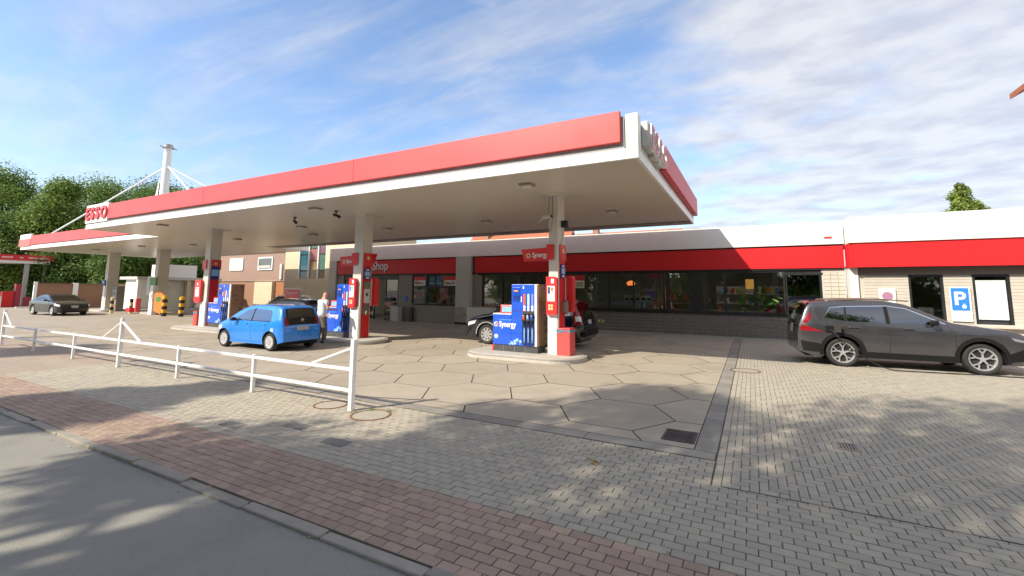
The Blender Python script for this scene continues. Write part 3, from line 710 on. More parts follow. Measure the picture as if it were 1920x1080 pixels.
ms = thing('mast', 'tall white tapered steel mast with stay rods rising above the canopies', 'mast', (-36.0, 15.6, 0))
m_ = MB(); m_.smooth = True; m_.cyl((0, 0, 5.0), (0, 0, 11.7), .30, .23, 24); m_.build('column', fasc_white, ms)
m_ = MB(); m_.cyl((0, 0, 11.7), (0, 0, 11.78), .36, .36, 20); m_.box(-.55, .55, -.04, .04, 11.68, 11.73); m_.box(-.04, .04, -.55, .55, 11.72, 11.77); m_.cyl((0, 0, 11.78), (0, 0, 11.95), .24, .26, 20); m_.build('cap', galv, ms)
for p in ((-11.6, -2.8, 5.3), (11.5, -2.6, 5.4), (-8.5, 5.2, 5.3), (8.5, 5.2, 5.3)):
    MB().cyl((0.3*(1 if p[0] > 0 else -1), 0, 10.3), p, .055, n=10).build('stay_rod', fasc_white, ms)
MB().add([(-.45, -.3, 5.2), (-.2, -.35, 5.2), (-.1, -.3, 9.6), (-.35, -.2, 9.6), (-1.0, -.45, 5.2)], [(0, 1, 2, 3), (4, 0, 3), (4, 1, 0)]).build('gusset', fasc_white, ms)

c3 = thing('car_wash_canopy', 'small red and white flat canopy at the far left edge', 'canopy', (-62, 14, 0))
bx('red_fascia', red_m, c3, -66, -62, 9.0, 18.0, 4.40, 4.90, .02); bx('white_fascia', fasc_white, c3, -66, -62.15, 9.0, 17.75, 4.12, 4.40)
bx('post', galv, c3, -62.7, -62.4, 16.1, 16.4, 0, 4.12); bx('post', galv, c3, -62.5, -62.35, 17.4, 17.55, 0, 4.12); bx('base', isl_m, c3, -63.6, -61.8, 14.5, 18.2, 0, .1)
for y, w in ((14.35, .75), (15.55, .25), (16.15, 1.4)): bx('fascia_print', mat('faded_print', (.72, .42, .42), .5), c3, -61.998, -61.99, y, y+w, 4.58, 4.72)
t = thing('vacuum_station', 'dark red self service vacuum cabinets at the far left edge', 'vacuum cleaner', (-60, 14.6, 0))
bx('cabinet', red_m, t, -60.3, -59.8, 14.2, 14.95, 0, 1.45, .03); bx('tower', mat('maroon', (.32, .03, .05), .5), t, -60.3, -59.8, 15.0, 15.4, 0, 2.1, .03); bx('cabinet', mat('maroon', (.3, .03, .05), .5), t, -60.3, -59.8, 15.6, 16.1, 0, .9, .03)
t = thing('partition_frame', 'white frame stand between the far red canopy and the brown wall', 'frame', (-58, 15.6, 0))
bx('leg', fasc_white, t, -57.0, -56.85, 15.5, 15.7, 0, 1.95); bx('foot', fasc_white, t, -57.0, -56.85, 14.4, 15.5, 0, .12)
o = bx('advertising_pillar', fasc_white, None, -24.4, -24.2, 5.45, 5.75, 0, 1.5, .01); tag(o, 'pale grey upright slab cut off by the left edge of the picture', 'pillar')

# ------------------------------------------------------------------ far left walls and utility building
w = thing('boundary_wall', 'long brown rendered wall with white posts behind the far canopies', 'wall', (-54, 15, 0))
bx('wall_panel', brownw, w, -54.2, -54, 14.8, 17.1, 0, 2.05); bx('wall_panel', brownw, w, -54.2, -54, 17.45, 19.9, 0, 2.05)

bx('coping', mat('coping_brown', (.22, .12, .08), .7), w, -54.25, -53.95, 14.6, 19.9, 2.05, 2.2)
bx('post', fasc_white, w, -54.1, -53.9, 14.6, 14.8, 0, 2.3); bx('post', fasc_white, w, -54.1, -53.9, 17.1, 17.45, 0, 2.25)
bx('wall_panel', cream, w, -54.2, -54, 19.9, 22.6, 0, 2.15, label='cream painted end of the wall'); bx('coping', brownw, w, -54.25, -53.95, 19.9, 22.6, 2.15, 2.28)
ub = thing('utility_building', 'low white flat-roofed service building with pale doors behind the green sign', 'building', (-48, 22, 0))
bx('wall', fasc_white, ub, -50.5, -48, 19.6, 21.6, 0, 2.6); bx('wall', mat('pale_render', (.62, .60, .52), .8, var=.05), ub, -50.5, -48.2, 21.6, 26, 0, 2.6)
bx('roof', clad_lt, ub, -51, -47.6, 19.3, 26.4, 2.6, 2.86); bx('rooftop_box', fasc_white, ub, -50.5, -48, 21.5, 24.2, 2.86, 4.05)
for y in (19.75, 20.4): bx('door', paper, ub, -47.995, -47.95, y, y+.6, .1, 2.1)
bx('column', fasc_white, ub, -47.95, -47.65, 19.35, 19.6, 0, 2.6); bx('column', cream, ub, -48.1, -47.7, 23.3, 23.6, 0, 2.6); bx('column', fasc_white, ub, -48.1, -47.7, 24.2, 24.8, 0, 2.6)
bx('garage_opening', mat('opening_brown', (.09, .05, .035), .8), ub, -48.19, -48.1, 24.85, 26, 0, 2.3); bx('vent', clad_lt, ub, -48, -47.97, 21.65, 22.3, 2.0, 2.5)
gs = thing('charging_sign', 'green square sign on the second canopy pillar', 'sign', (-38.2, 16.3, 1.9))
MB().box(0, .9, -.1, 0, 0, .75, .02).build('panel', green_m, gs); MB().box(.0, .9, -.12, -.1, .70, .76).build('top_edge', fasc_white, gs); MB().box(-.45, -.05, -.05, .1, -.55, .8).build('side_board', clad_lt, gs)
bs_ = thing('payment_terminal', 'blue and grey small sign on the far left canopy pillar', 'sign', (-45.5, 16.2, 2.0)); MB().box(0, .5, -.08, 0, 0, .45, .02).build('panel', navy, bs_); MB().box(.06, .4, -.1, -.08, .2, .38).build('label_strip', lblue, bs_)
t = thing('service_cabinet', 'grey metal cabinet with round dials beside the far left pillar', 'cabinet', (-44.9, 16.6, 0)); MB().box(0, .8, 0, .5, 0, 2.0, .03).build('body', mat('cab_grey', (.20, .18, .15), .5, var=.1), t)
for q in range(6): MB().cyl((.22+.35*(q % 2), -.01, .7+.45*(q//2)), (.22+.35*(q % 2), 0, .7+.45*(q//2)), .09, n=12).build('dial', clad_lt, t)
t = thing('promotion_board', 'orange promotion board with green leaf print at the second canopy pillar', 'advertising board', (-36.6, 15.9, 0))
MB().prism([(0, .3), (.9, .1), (1.25, .6), (1.3, 1.3), (.7, 1.65), (0, 1.55)], 0, .06).build('board', orange_m, t); MB().prism([(.15, 1.0), (.6, .85), (1.0, 1.1), (.7, 1.3), (.3, 1.25)], -.01, 0).build('leaf_print', green_m, t)
MB().box(-.75, -.25, 0, .3, 0, 2.05, .02).build('white_cabinet', paper, t); MB().box(-.3, -.1, -.1, .05, .9, 1.8, .02).build('meter', paper, t); MB().box(-.24, -.15, -.11, -.1, 1.2, 1.4).build('meter_screen', dark, t)
t = MB().box(-40.1, -39.5, 15.7, 16.1, .12, .42, .05).build('crate', red_p); tag(t, 'small red box on the island left of the green sign pillar', 'box')
t = MB().box(-39.3, -39.1, 15.9, 16.2, .12, 1.1, .03).build('hose_stand', mat('bin_red', (.6, .07, .07), .5)); tag(t, 'faded red post against the green sign pillar', 'post')
def bollard(x, y, h, r, colA, colB, n, label):
    t = thing('bollard', label, 'bollard', (x, y, 0), group='striped bollards')
    for k in range(n):
        m_ = MB(); m_.smooth = True; z0 = h*k/n; z1 = h*(k+1)/n
        m_.lathe([(r, z0), (r, z1)] if k < n-1 else [(r, z0), (r, z1-.03), (r*.7, z1), (0.001, z1+.01)], 16); m_.build('band', colA if k % 2 else colB, t)
bollard(-41.2, 15.3, 1.15, .11, black, yel2, 5, 'yellow and black bollard in front of the grey cabinet')
bollard(-40.3, 16.1, 1.05, .11, black, yel2, 4, 'yellow and black bollard standing alone right of the grey cabinet')
bollard(-34.5, 15.6, 1.35, .15, yel, black, 6, 'orange and black bollard in front of the orange promotion board')
bollard(-33.2, 16.0, 1.3, .15, yel, black, 6, 'orange and black bollard right of the orange promotion board')

# ------------------------------------------------------------------ houses behind
h1 = thing('house', 'two-storey brown clad building with two square windows and garage doors', 'house', (-45, 28, 0))
bx('wall', pinkw, h1, -53, -39.6, 28, 36, 2.7, 5.55); bx('lower_wall', mat('lower_render', (.45, .36, .26), .85, var=.06), h1, -53, -39.6, 28.1, 36, 0, 2.7)
bx('roof', mat('dark_roof_edge', (.10, .11, .13), .6), h1, -53.2, -39.4, 27.8, 36.2, 5.55, 5.95)
bx('seam', mat('seam_grey', (.33, .24, .18), .7), h1, -53, -39.6, 27.98, 28, 2.62, 2.72)
for x in (-49.1, -44.2):
    f = bx('window', fasc_white, h1, x, x+2.35, 27.9, 28.0, 3.75, 5.05, label='white framed square window with lowered blind' if x < -48 else 'white framed square window')
    bx('blind' if x < -48 else 'pane', paper if x < -48 else glass_d, f, x+.15, x+2.2, 27.87, 27.899, 3.9, 4.92)
    if x > -48: bx('inner_shade', clad_lt, f, x+.2, x+2.1, 27.86, 27.868, 3.95, 4.2)
bx('garage_door', brownw, h1, -51, -44.6, 28.0, 28.09, 0, 2.5); bx('wall_panel', cream, h1, -44.2, -41.4, 27.7, 28.09, 0, 2.55); bx('garage_door', mat('orange_door', (.36, .14, .05), .6), h1, -41.2, -39.8, 28.0, 28.09, 0, 2.5)
bx('downpipe', clad_lt, h1, -40.6, -40.3, 27.85, 28, 2.8, 4.3)
h2 = thing('house', 'cream rendered stairwell block with tall coloured glass windows left of the shop', 'house', (-30, 24, 0))
bx('wall', cream, h2, -34.3, -32.65, 24, 30, 0, 6.2); bx('wall', cream, h2, -29.35, -25.4, 24, 30, 0, 6.2); bx('wall', cream, h2, -32.65, -29.35, 24, 30, 0, 2.7); bx('wall', cream, h2, -32.65, -29.35, 24.3, 30, 2.7, 6.2)
sg = [mat('stained_teal', (.02, .10, .14), .15, coat=.5), mat('stained_rose', (.30, .12, .12), .2, coat=.4), mat('stained_green', (.08, .16, .13), .15, coat=.5), mat('stained_ochre', (.22, .14, .06), .2, coat=.4), mat('stained_mauve', (.16, .09, .11), .2, coat=.4)]
wf = bx('window', fasc_white, h2, -32.65, -29.35, 24.1, 24.2, 2.64, 2.72)
lay = [(-32.55, -31.5, [(0, 2.75, 3.3), (0, 3.4, 4.6), (0, 4.7, 5.7)]), (-31.35, -30.4, [(3, 2.75, 4.1), (1, 4.2, 5.1), (2, 5.2, 5.7)]), (-30.25, -29.4, [(3, 2.75, 3.3), (2, 3.4, 4.6), (4, 4.7, 5.7)])]
for a, b, ps in lay:
    for k, z0, z1 in ps: bx('pane', sg[k], wf, a, b, 24.12, 24.2, z0, z1, label='coloured glass pane')
for x in (-32.6, -31.43, -30.33, -29.38): bx('mullion', fasc_white, wf, x-.05, x+.05, 24.02, 24.12, 2.7, 5.8)
for nm, lb, x0, x1, y, z0, z1, rf in (('house', 'white house with red tiled roof just above the shop parapet behind the right hand pillar', -19, -7, 50, 0, 6.6, 9.2), ('house', 'house with long orange tiled roof above the shop parapet left of the right hand pillar', -36, -21, 52, 0, 6.5, 10.0), ('house', 'low red roofed house glimpsed behind the utility building', -76, -58, 40, 0, 5.8, 8.5)):
    h = thing(nm, lb, 'house', (x0, y, 0)); bx('wall', white, h, x0, x1, y, y+8, z0, z1)
    MB().prism([(y-.6, z1-.1), (y+8.6, z1-.1), (y+4, rf)], x0-.4, x1+.4, 'x').build('roof', rooft, h, True)
    for k in range(4):
        xx = x0+1.2+k*(x1-x0-2)/4; f = bx('window', fasc_white, h, xx, xx+1.2, y-.06, y-.001, z1-2.2, z1-.6); bx('pane', glass_d, f, xx+.1, xx+1.1, y-.08, y-.061, z1-2.1, z1-.7)
    bx('chimney', brownw, h, x0+2, x0+2.7, y+3, y+3.7, rf-1.2, rf+.6)
# eave of a neighbouring house at the right edge
h = thing('house', 'neighbouring house at the far right, only its roof eave showing at the picture edge', 'house', (6, 10, 0))
bx('wall', cream, h, 9.6, 16, 11.0, 17, 0, 7.2) if False else None
MB().prism([(13.20, 12.7), (13.20, 13.0), (19, 16.6), (19, 16.2)], 26.2, 34, 'y').build('roof', rooft, h, True)
bx('wall', cream, h, 14.3, 24, 26.8, 33.6, 0, 13.2)

# ------------------------------------------------------------------ shop building
sb = thing('shop_building', 'long low filling station shop with white parapet and red fascia band', 'building', (-10, 21.1, 0))
YW = 21.15
bx('floor', mat('shop_floor', (.22, .20, .18), .5, var=.1), sb, -24.9, 3.2, YW+.05, 29, 0.0, .03)
bx('back_wall', mat('shop_back', (.26, .24, .21), .8, var=.1), sb, -24.9, 3.2, 29, 29.3, 0, 4.0)
bx('ceiling', mat('shop_ceiling', (.3, .29, .27), .8), sb, -24.9, 3.3, YW+.1, 29, 3.6, 3.7)
bx('roof', grey_gap, sb, -25.3, 3.3, YW+.3, 29.3, 4.35, 4.5)
bx('end_wall', white, sb, -25.3, -24.95, YW+.1, 29.3, 0, 4.4)
# parapet
for a, b in ((-25.3, -18.2), (-18.2, -11.1), (-11.1, -4.0), (-4.0, 3.22)):
    bx('parapet_panel', white, sb, a+.002, b-.002, YW-.16, YW+.14, 3.78, 4.66, .006)
bx('parapet_backing', dark, sb, -24.9, 3.2, YW+.141, YW+.3, 2.85, 4.4)
bx('gutter_gap', black, sb, -24.6, 3.2, YW-.03, YW+.14, 3.73, 3.778)
# left panel pillar and mid pillar
bx('pillar', clad_lt, sb, -25.3, -24.62, YW-.16, YW+.1, 0, 3.78); bx('pillar', clad_lt, sb, -14.72, -13.78, YW-.30, YW+.1, .95, 3.78)
bx('pillar_base', mat('base_steel', (.42, .36, .30), .35, metal=.4, var=.2), sb, -14.72, -13.78, YW-.31, YW+.1, .12, .948); bx('pillar_plinth', black, sb, -14.74, -13.76, YW-.32, YW+.1, 0, .118)
# fascia bands
def band(a, b, n):
    for i in range(n):
        p, q = a+(b-a)*i/n, a+(b-a)*(i+1)/n
        bx('fascia_panel', red_m, sb, p+.002, q-.002, YW-.10, YW+.02, 2.86, 3.72, .005)
band(-24.58, -14.78, 2); band(-13.6, 3.2, 3)
bx('fascia_trim', black, sb, -24.6, 3.2, YW-.06, YW+.12, 2.80, 2.857)
text('Shop', 'lettering', paper, sb, (-21.35, YW-.13, 3.12), .78, ext=.02, bold=.008, sx=.85)
# shop front left: wall, door, poster window
dw = mat('shop_wall_greige', (.30, .275, .24), .7, var=.05)  # one even grey-beige for the shop front walls
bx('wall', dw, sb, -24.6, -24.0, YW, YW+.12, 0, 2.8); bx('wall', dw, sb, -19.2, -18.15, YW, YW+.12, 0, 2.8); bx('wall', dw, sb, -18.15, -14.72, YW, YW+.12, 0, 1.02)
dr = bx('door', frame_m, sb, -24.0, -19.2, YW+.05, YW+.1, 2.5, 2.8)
for x in (-24.0, -22.8, -21.25, -20.3, -19.3): bx('frame', frame_m, dr, x, x+.08, YW+.03, YW+.1, 0.03, 2.5)
for a, b in ((-22.7, -21.25), (-20.2, -19.3)): bx('pane', glass, dr, a, b, YW+.06, YW+.07, .1, 2.5)
def win(a, b, z0, z1, mull, lab=None, gl=glass, tw=.07):
    f = bx('window', frame_m, sb, a, b, YW+.0, YW+.1, z0-.09, z0)
    if lab: f['label'] = lab
    bx('frame', frame_m, f, a, b, YW+.0, YW+.1, z1, z1+.09)
    for m in mull: bx('frame', frame_m, f, m-tw/2, m+tw/2, YW-.005, YW+.1, z0, z1)
    ms_ = sorted(mull)
    for p, q in zip(ms_[:-1], ms_[1:]): bx('pane', gl, f, p+tw/2, q-tw/2, YW+.05, YW+.06, z0, z1)
    return f
w1 = win(-18.15, -14.74, 1.07, 2.75, [-18.1, -17.0, -14.8])
bx('frame', frame_m, w1, -18.1, -14.8, YW+.0, YW+.09, 2.02, 2.10)
posters = [(-18.0, -17.15, 2.14, 2.68), (-14.95+-.82, -14.95, 2.14, 2.68)]
for k, (a, b, z0, z1) in enumerate(posters):
    p = thing('poster', ['red and white offer poster at the top left of the shop window', 'red and white offer poster at the top right of the shop window'][k], 'poster', (a, YW+.03, z0), group='offer posters in the shop window')
    MB().box(0, b-a, 0, .01, 0, z1-z0).build('sheet', paper, p); MB().box(0, b-a, -.004, 0, (z1-z0)*.58, z1-z0).build('red_block', red_p, p)
    rnd_ = random.Random(k)
    for q in range(6): MB().box(.06+q*.12, .15+q*.12, -.004, 0, .05+rnd_.random()*.05, .16+rnd_.random()*.12).build('photo', rnd_.choice([wood, dark, red_p, green_m, lblue]), p)
for k, (a, b) in enumerate(((-16.85, -16.45), (-16.32, -15.95))):
    p = thing('poster', ['left one of two blue posters in the shop window', 'right one of two blue posters in the shop window'][k], 'poster', (a, YW+.03, 2.14), group='blue posters in the shop window'); MB().box(0, b-a, 0, .01, 0, .55).build('sheet', mat('poster_blue', (.06, .16, .24), .5, var=.3), p); MB().box(0.0, b-a, -.003, 0, .12, .16).build('strip', lblue, p)
# newspaper display
nr = thing('newspaper_rack', 'rack of newspapers and magazines behind the shop window', 'rack', (-18, YW+.11, .9))
rnd_ = random.Random(5)
for q in range(22):
    x = rnd_.uniform(.02, 2.9); z = rnd_.choice([.22, .22, .5, .72]); bxm = rnd_.choice([paper, paper, lblue, clad_lt, navy, wood, red_p])
    MB().box(x, x+.33, .0+q*.008, .006+q*.008, z, z+.38).build('newspaper', bxm, nr)
MB().box(0, 3.3, .3, .34, .2, .24).build('shelf', wood, nr); MB().box(0, 3.3, .3, .34, .66, .70).build('shelf', wood, nr)
o = bx('mailbox', signblue, None, -18.75, -18.5, YW-.06, YW-.005, 1.2, 1.5, .01); tag(o, 'small blue box on the wall between the shop door and window', 'box')
t = thing('waste_bin', 'pale grey square waste bin beside the shop door', 'waste bin', (-19.25, 20.55, 0)); MB().box(0, .6, 0, .4, 0, .85, .02).build('body', clad_lt, t); MB().box(-.01, .61, -.01, .41, .85, .9, .01).build('lid', galv, t)
o = bx('flue_pipe', dark, None, -18.1, -17.9, 20.95, 21.1, 0, .85, .02); tag(o, 'thin dark post beside the grey bin at the shop wall', 'post')
t = thing('sale_rack', 'rack with folded goods and pale basket inside the shop doorway', 'display rack', (-20.15, 20.95, 0))
for q in range(5): MB().box(0, .55, 0, .4, .1+q*.27, .3+q*.27, .05).build('goods', [mat('goods_camo', (.2, .17, .1), .8, var=.8, vs=14), dark, mat('goods_camo', (.2, .17, .1), .8), mat('goods_pink', (.6, .3, .26), .8), dark][q], t)
t = thing('counter_cabinet', 'low white cabinet in front of the shop right of the pillar', 'cabinet', (-13.6, 20.35, 0)); MB().box(0, 1.55, 0, .5, .1, .98, .01).build('body', paper, t); MB().box(-.02, 1.57, -.02, .52, .98, 1.03, .005).build('top', galv, t)
# interior things
t = thing('shop_shelf', 'wooden goods shelf inside the shop seen through the middle windows', 'shelf', (-5.2, 24, 0))
for z in (.5, 1.0, 1.5, 1.95): MB().box(0, 2.6, 0, .45, z, z+.04).build('board', wood, t)
for x in (0, 1.3, 2.56): MB().box(x, x+.04, 0, .45, 0, 2.0).build('upright', wood, t)
rnd_ = random.Random(9)
for q in range(26):
    x = rnd_.uniform(.06, 2.4); z = rnd_.choice([.54, 1.04, 1.54]); h = rnd_.uniform(.12, .35); MB().box(x, x+.13, .05, .3, z, z+h, .01).build('goods', rnd_.choice([paper, red_p, wood, green_m, lblue, orange_m]), t)
o = bx('banner', mat('banner_grey', (.55, .60, .56), .5), None, -5.35, -4.05, YW+.2, YW+.24, 1.42, 1.72); tag(o, 'pale strip sign with small pictures inside the middle shop window', 'sign')
for q in range(5): bx('picture', dark, o, -5.28+q*.25, -5.12+q*.25, YW+.195, YW+.2, 1.50, 1.60)
t = thing('pendant_lamp', 'orange hanging lamp inside the middle shop window', 'lamp', (-5.3, 22.6, 2.25)); MB().lathe([(.06, .18), (.20, .1), (.2, 0), (.16, -.05)], 18).build('shade', mat('lamp_orange', (.8, .2, .05), .5, emit=(1, .25, .06, 1.0)), t); MB().cyl((0, 0, .18), (0, 0, 1.3), .01, n=6).build('cord', dark, t)
t = thing('pendant_lamp', 'yellow cylinder lamp inside the right shop window above the plants', 'lamp', (-.05, 22.3, 2.05)); MB().cyl((0, 0, 0), (0, 0, .42), .16, n=18).build('shade', mat('lamp_yellow', (.7, .38, .06), .5, emit=(1, .5, .1, .35)), t); MB().cyl((0, 0, .42), (0, 0, 1.5), .01, n=6).build('cord', dark, t)
t = thing('cardboard_box', 'brown cardboard box against the window beside the shop door', 'box', (-4.05, YW+.25, 1.08)); MB().box(0, .48, 0, .35, 0, .36, .008).build('body', mat('cardboard', (.42, .27, .13), .8, var=.1), t); MB().box(.2, .28, -.002, 0, 0, .36).build('tape', yel2, t)
t = thing('wooden_table', 'light wooden table inside the narrow window', 'table', (-3.3, 22, 0)); MB().box(0, 1.0, 0, .8, 1.3, 1.36).build('tabletop', wood, t); MB().box(.0, 1.0, .02, .06, 1.05, 1.3).build('apron', wood, t)
for x in (0, .92):
    for y in (0, .72): MB().box(x, x+.08, y, y+.08, 0, 1.3).build('leg', wood, t)
for i in range(6):
    o = bx('added_fill_panel', mat('shop_fill_glow', (.9, .88, .8), .5, emit=(1, .92, .78, 7)), None, -22+i*4.2, -20.8+i*4.2, 23.2, 23.5, 3.45, 3.5); tag(o, 'added glowing panel brightening the shop interior', 'ceiling light', 'added glowing panels in the shop')  # glowing panels added to brighten the rooms behind the windows
for i, x in enumerate((-22.5, -16.5, -11.5, -1.6, .3)):
    t = thing('shop_shelf', ['tall goods shelf behind the shop entrance', 'goods shelf behind the newspaper rack', 'goods shelf behind the window right of the shop pillar', 'goods shelf behind the dark window left of the plants', 'goods shelf behind the potted plants'][i], 'shelf', (x, 25.2, 0), group='goods shelves inside the shop')
    for z in (.3, .8, 1.3, 1.8): MB().box(0, 1.7, 0, .45, z, z+.04).build('board', clad_lt, t)
    MB().box(0, 1.7, .45, .48, 0, 2.2).build('back_panel', clad_lt, t)
    rnd_ = random.Random(40+i)
    for q in range(30):
        xx = rnd_.uniform(.02, 1.5); z = rnd_.choice([.34, .84, 1.34, 1.84]); h = rnd_.uniform(.12, .36); MB().box(xx, xx+.14, .02, .3, z, z+h, .01).build('goods', rnd_.choice([paper, red_p, yel, green_m, lblue, orange_m, wood, signblue]), t)
# window row right
win(-13.4, -8.6, .32, 2.72, [-13.1, -11.85, -10.7, -9.6, -8.65], tw=.10)
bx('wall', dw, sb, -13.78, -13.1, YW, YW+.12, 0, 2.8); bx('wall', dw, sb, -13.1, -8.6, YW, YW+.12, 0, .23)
win(-8.5, -3.3, 1.10, 2.72, [-8.45, -6.0, -4.85, -3.5], tw=.06)
win(-3.25, -2.2, 1.08, 2.72, [-3.3, -2.36], tw=.13)
bx('panel', frame_m, sb, -2.30, -1.95, YW+.01, YW+.11, 1.0, 2.8)
win(-1.98, 1.25, 1.08, 2.72, [-1.95, -.98, 1.2], tw=.08)
win(1.2, 2.5, 1.02, 2.60, [1.25, 2.42], gl=glass_d)
bx('panel', frame_m, sb, 1.2, 2.45, YW+.02, YW+.11, 2.66, 2.8)
bx('sill', frame_m, sb, -8.6, 2.45, YW-.05, YW+.12, .93, 1.0)
wallb = bx('base_wall', grout_m, sb, -8.6, 3.2, YW+.0, YW+.12, .0, .93); bx('corner_wall', grout_m, sb, 2.45, 3.2, YW+.0, YW+.12, .932, 2.8)
pb = None; n = 0
for i in range(49):
    for j in range(6):
        x = -8.58+i*.238; z = .05+j*.146
        if x > 2.95 or n >= 296: continue
        if pb is None: pb = MB().box(-.113, .113, -.022, 0, -.066, .066, .004).build('block', grid_m, wallb); o = pb
        else: o = pb.copy(); C.objects.link(o)
        o.location = (x+.12+10, YW-21.1, z+.07); n += 1
cw = [c for c in sb.children if c.name.startswith('corner_wall')][0]
for i in range(3):
    for j in range(12):
        o = MB().box(-.113, .113, -.022, 0, -.066, .066, .004).build('block', siding_m, cw) if i == 0 and j == 0 else blk.copy()
        if i == 0 and j == 0: blk = o
        else: C.objects.link(o); 
        o.parent = cw; o.location = (2.5+i*.238+.12+10, YW-21.1, .98+j*.146+.07)
o = MB().box(-6.55, -6.25, YW-.04, YW-.001, .42, .55).build('wall_sockets', yel2); tag(o, 'small cream double socket low on the dark block wall', 'socket'); bx('socket', dark, o, -6.43, -6.37, YW-.05, YW-.041, .44, .53)
o = bx('red_wall_lamp', red_p, None, 2.6, 2.85, YW-.2, YW-.162, 4.02, 4.08, .01); tag(o, 'tiny red marker light on the white parapet near the roof step', 'lamp')
o = bx('roof_vent', dark, None, -2.2, -1.9, YW+.0, YW+.2, 4.663, 4.70); tag(o, 'small dark vent on top of the shop parapet by the canopy corner', 'vent')
ybn = bx('yellow_parapet', mat('ochre_parapet', (.50, .34, .06), .7), None, -26, -8, 29.5, 29.8, 0, 5.15); tag(ybn, 'ochre yellow rooftop edge just above the shop parapet under the canopy', 'parapet')
o = bx('roof_chimney', rooft, None, -17.5, -16.8, 26, 26.6, 4.4, 5.15); tag(o, 'small red chimney block on the shop roof', 'chimney')
# plants
def plant(loc, label, kind, pot):
    t = thing('potted_plant', label, 'potted plant', loc, group='potted plants on the shop windowsill')
    m_ = MB(); m_.smooth = True; m_.lathe([(.001, 0), (.055, 0), (.075, .13), (.06, .13)], 14); m_.build('pot', pot, t)
    rn = random.Random(int(loc[0]*100)); m_ = MB(); st = MB()
    if kind == 0:
        for k in range(7):
            a = rn.random()*6; b = rn.uniform(.05, .2); h = rn.uniform(.2, .65); tip = (b*math.cos(a), b*.5*math.sin(a), .13+h); st.cyl((0, 0, .1), tip, .006, .004, 5)
            for q in range(8):
                c = (tip[0]+rn.gauss(0, .05), tip[1]+rn.gauss(0, .04), tip[2]+rn.gauss(0, .04)); s = rn.uniform(.03, .055); a2 = rn.random()*6
                m_.add([(c[0]-s*math.cos(a2), c[1]-.01, c[2]-s*.5*math.sin(a2)), (c[0], c[1]+.02, c[2]-s*.5), (c[0]+s*math.cos(a2), c[1], c[2]+s*.5*math.sin(a2)), (c[0], c[1]-.02, c[2]+s*.5)], [(0, 1, 2, 3)])
    else:
        for k in range(9):
            a = rn.random()*6.28; l = rn.uniform(.18, .34); h = rn.uniform(.15, .5); c0_ = Vector((0, 0, .1)); tip = Vector((l*math.cos(a), l*.4*math.sin(a), .1+h)); st.cyl(c0_, tip, .008, .005, 5)
            d = Vector((math.cos(a), .3*math.sin(a), -.2)).normalized(); s_l = Vector((0, .35, .94)).cross(d).normalized()
            rows = []
            for q in range(5):
                w_ = math.sin(q/4*math.pi)*.10+.004; c = tip+d*(q/4*.26-.05); rows.append([c-s_l*w_, c+Vector((0, 0, .015)), c+s_l*w_])
            m_.grid(rows)
    m_.build('foliage', leaf_p, t); st.build('stem', leaf_a, t); t.scale = (1.35, 1.35, 1.2)
lime = mat('pot_lime', (.35, .55, .12), .4)
plant((.28, YW+.28, 1.05), 'small leafy shrub in a lime pot at the middle of the right window', 0, lime)
plant((.78, YW+.26, 1.05), 'broad-leaved plant in a white pot at the right window corner', 1, paper)
plant((-.25, YW+.26, 1.05), 'tiny low plant in a pale pot left in the right window', 0, lime)
plant((1.02, YW+.30, 1.05), 'tall leafed plant in the lime pot nearest the window edge', 1, lime)
o = MB().cyl((1.0, YW+.2, 1.0), (1.0, YW+.2, 1.36), .06, n=12).build('bottle', red_p); tag(o, 'red bottle beside the plants in the right shop window', 'bottle')
t = MB().box(-1.7, -1.3, YW+.22, YW+.5, 1.0, 1.12, .04).build('basket', wood); tag(t, 'flat wicker basket in the dark window left of the plants', 'basket')
bs0 = bx('window_ledge', dark, sb, -8.5, 2.5, YW+.13, YW+.6, .98, 1.04)
t = thing('poster', 'red and white offer poster behind the red box of the right hand pillar', 'poster', (-8.25, YW+.03, 2.05), group='offer posters in the shop window')
MB().box(0, 1.0, 0, .01, 0, .62).build('sheet', paper, t); MB().box(0, 1.0, -.004, 0, .36, .62).build('red_block', red_p, t); MB().box(.05, .45, -.004, 0, .05, .3).build('photo', mat('photo_a', (.5, .2, .15), .6), t); MB().box(.55, .95, -.004, 0, .05, .3).build('photo', mat('photo_b', (.4, .4, .2), .6), t)

# right wing
rb = thing('side_wing', 'sunlit right hand wing of the station with beige boards and two windows', 'building', (6, 20.3, 0))
YR = 20.28
for i in range(2): bx('fascia_panel', red_m, rb, 3.34+i*4.2+.001, 3.34+(i+1)*4.2-.001, YR-.08, YR+.05, 2.83, 3.72, .008)
bx('parapet_panel', white, rb, 3.30, 11.8, YR-.14, YR+.3, 3.725, 4.67, .008)
bx('return_panel', white, rb, 3.24, 3.299, YR-.12, 21.0, 3.73, 4.66); bx('return_fascia', red_m, rb, 3.225, 3.335, YR-.04, 21.04, 2.83, 3.725)
bx('roof', grey_gap, rb, 3.3, 11.8, YR+.3, 29, 4.35, 4.5)
bx('corner_column', white, rb, 3.24, 3.50, 20.55, 21.12, 0, 2.826)
bx('lintel', darkclad, rb, 3.50, 11.8, 20.58, 20.8, 2.56, 2.83)
wl = bx('wall', siding_m, rb, 3.50, 4.94, 20.66, 20.8, 0, 2.56); w2_ = bx('wall', siding_m, rb, 5.86, 6.60, 20.66, 20.8, 0, 2.56); w3_ = bx('wall', siding_m, rb, 7.50, 11.8, 20.66, 20.8, 0, 2.56)
w4_ = bx('wall', siding_m, rb, 4.94, 5.86, 20.66, 20.8, 0, .92); w5_ = bx('wall', siding_m, rb, 6.60, 7.50, 20.66, 20.8, 0, .92)
